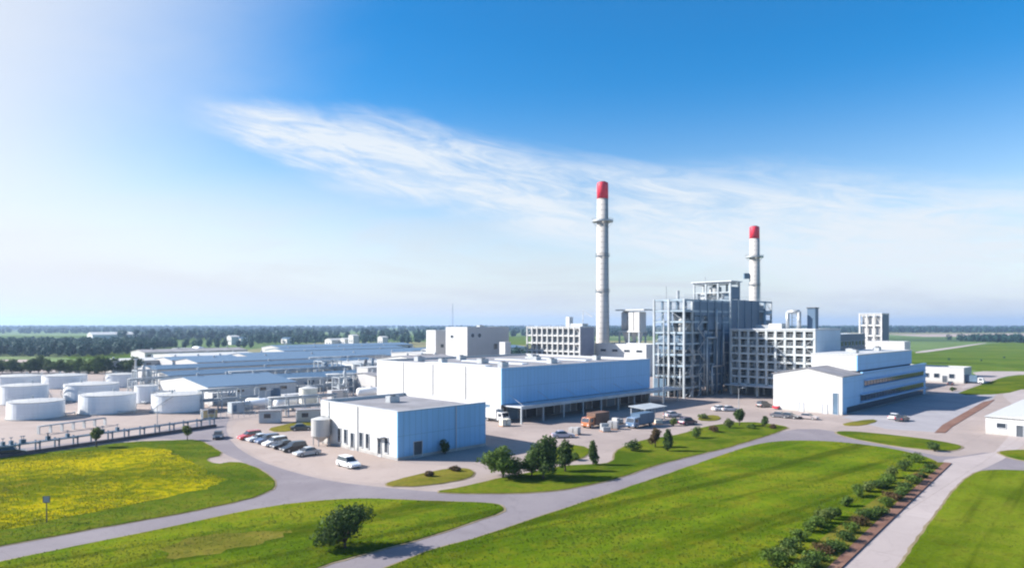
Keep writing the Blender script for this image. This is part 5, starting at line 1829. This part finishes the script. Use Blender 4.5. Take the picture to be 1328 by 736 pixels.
ends = mth(nt, 'MULTIPLY', mth(nt, 'MULTIPLY', ramp(nt, s_, -.50, -.36), ramp(nt, sp.outputs[1], .0, .1)), mth(nt, 'SUBTRACT', 1.0, mth(nt, 'MULTIPLY', ramp(nt, s_, .15, .8), .05)))
tex = mth(nt, 'ADD', mth(nt, 'MULTIPLY', ramp(nt, n_fine, .28, .72), .8), mth(nt, 'MULTIPLY', ramp(nt, n_big, .3, .62), .5), None, True)
c1 = mth(nt, 'MULTIPLY', mth(nt, 'MULTIPLY', band, ends), mth(nt, 'MULTIPLY', tex, .95))
# thin veil low over the horizon
n_low = noise(nt, vmap(nt, cb.outputs[0], (2.2, 15, 1), (0, 0, R(3))), 1.0, 7, .62, .7)
front = ramp(nt, sp.outputs[1], -.05, .25)
left = mth(nt, 'MULTIPLY', mth(nt, 'SUBTRACT', 1.0, ramp(nt, s_, -.75, .1)), .25)
veil = mth(nt, 'MULTIPLY', mth(nt, 'MULTIPLY', front, mth(nt, 'SUBTRACT', 1.0, ramp(nt, t_, .05, .25))), mth(nt, 'ADD', mth(nt, 'ADD', left, .24), mth(nt, 'MULTIPLY', ramp(nt, n_low, .40, .62), .58)))
c2 = mth(nt, 'MULTIPLY', mth(nt, 'ADD', veil, mth(nt, 'MULTIPLY', mth(nt, 'ADD', .05, ramp(nt, mth(nt, 'MULTIPLY', t_, -1), -.10, 0.0)), .75)), .85, None, True)
# sun glow on the left, shaped as a bounded sheet to spare ambient light
n_glow = noise(nt, vmap(nt, cb.outputs[0], (1.6, 4.5, 1), (0, 0, R(15))), 1.0, 5, .6, .5)
edge = mth(nt, 'ADD', mth(nt, 'ADD', s_, mth(nt, 'MULTIPLY', t_, -.28)), mth(nt, 'MULTIPLY', mth(nt, 'SUBTRACT', n_glow, .5), .22))
low_l = mth(nt, 'MULTIPLY', mth(nt, 'SUBTRACT', 1.0, ramp(nt, mth(nt, 'ADD', s_, mth(nt, 'MULTIPLY', t_, 2.2)), -.70, .35)), .95)
glow_l = mth(nt, 'MULTIPLY', mth(nt, 'MAXIMUM', low_l, mth(nt, 'MULTIPLY', mth(nt, 'SUBTRACT', 1.0, ramp(nt, edge, -.95, -.30)), .85)), ramp(nt, s_, -1.9, -1.1))
c3 = mth(nt, 'MULTIPLY', mth(nt, 'MULTIPLY', glow_l, front), .96, None, True)
up = ramp(nt, sp.outputs[2], -.02, .0)
CLOUD = (4.3, 4.55, 4.8)
c = mixrgb(nt, c2, hs.outputs[0], CLOUD)
c = mixrgb(nt, c1, c, (5.1, 5.45, 5.8))
c = mixrgb(nt, c3, c, (5.35, 5.35, 5.4))
nt.links.new(c, bg.inputs['Color'])
bg.inputs['Strength'].default_value = SKY['strength']
nt.links.new(bg.outputs[0], out.inputs['Surface'])

cam = bpy.data.cameras.new('camera')
cam.sensor_width = 36.0
cam.lens = FOC / 1328 * 36.0
cam.shift_y = (HY - 368) / 1328
cam.clip_start = .5
cam.clip_end = 60000
co = bpy.data.objects.new('camera', cam)
COL.objects.link(co)
co.location = (0, 0, EYE)
co.rotation_euler = (R(90), 0, 0)
scene.camera = co

scene.render.engine = 'CYCLES'
scene.cycles.max_bounces = 5
scene.cycles.diffuse_bounces = 3
scene.cycles.volume_bounces = 0
scene.cycles.use_denoising = True
scene.cycles.filter_width = 2.2
scene.view_settings.view_transform = 'Standard'
scene.view_settings.look = 'None'
scene.view_settings.exposure = SKY['exposure']
scene.view_settings.gamma = 1
scene.view_settings.use_curve_mapping = False
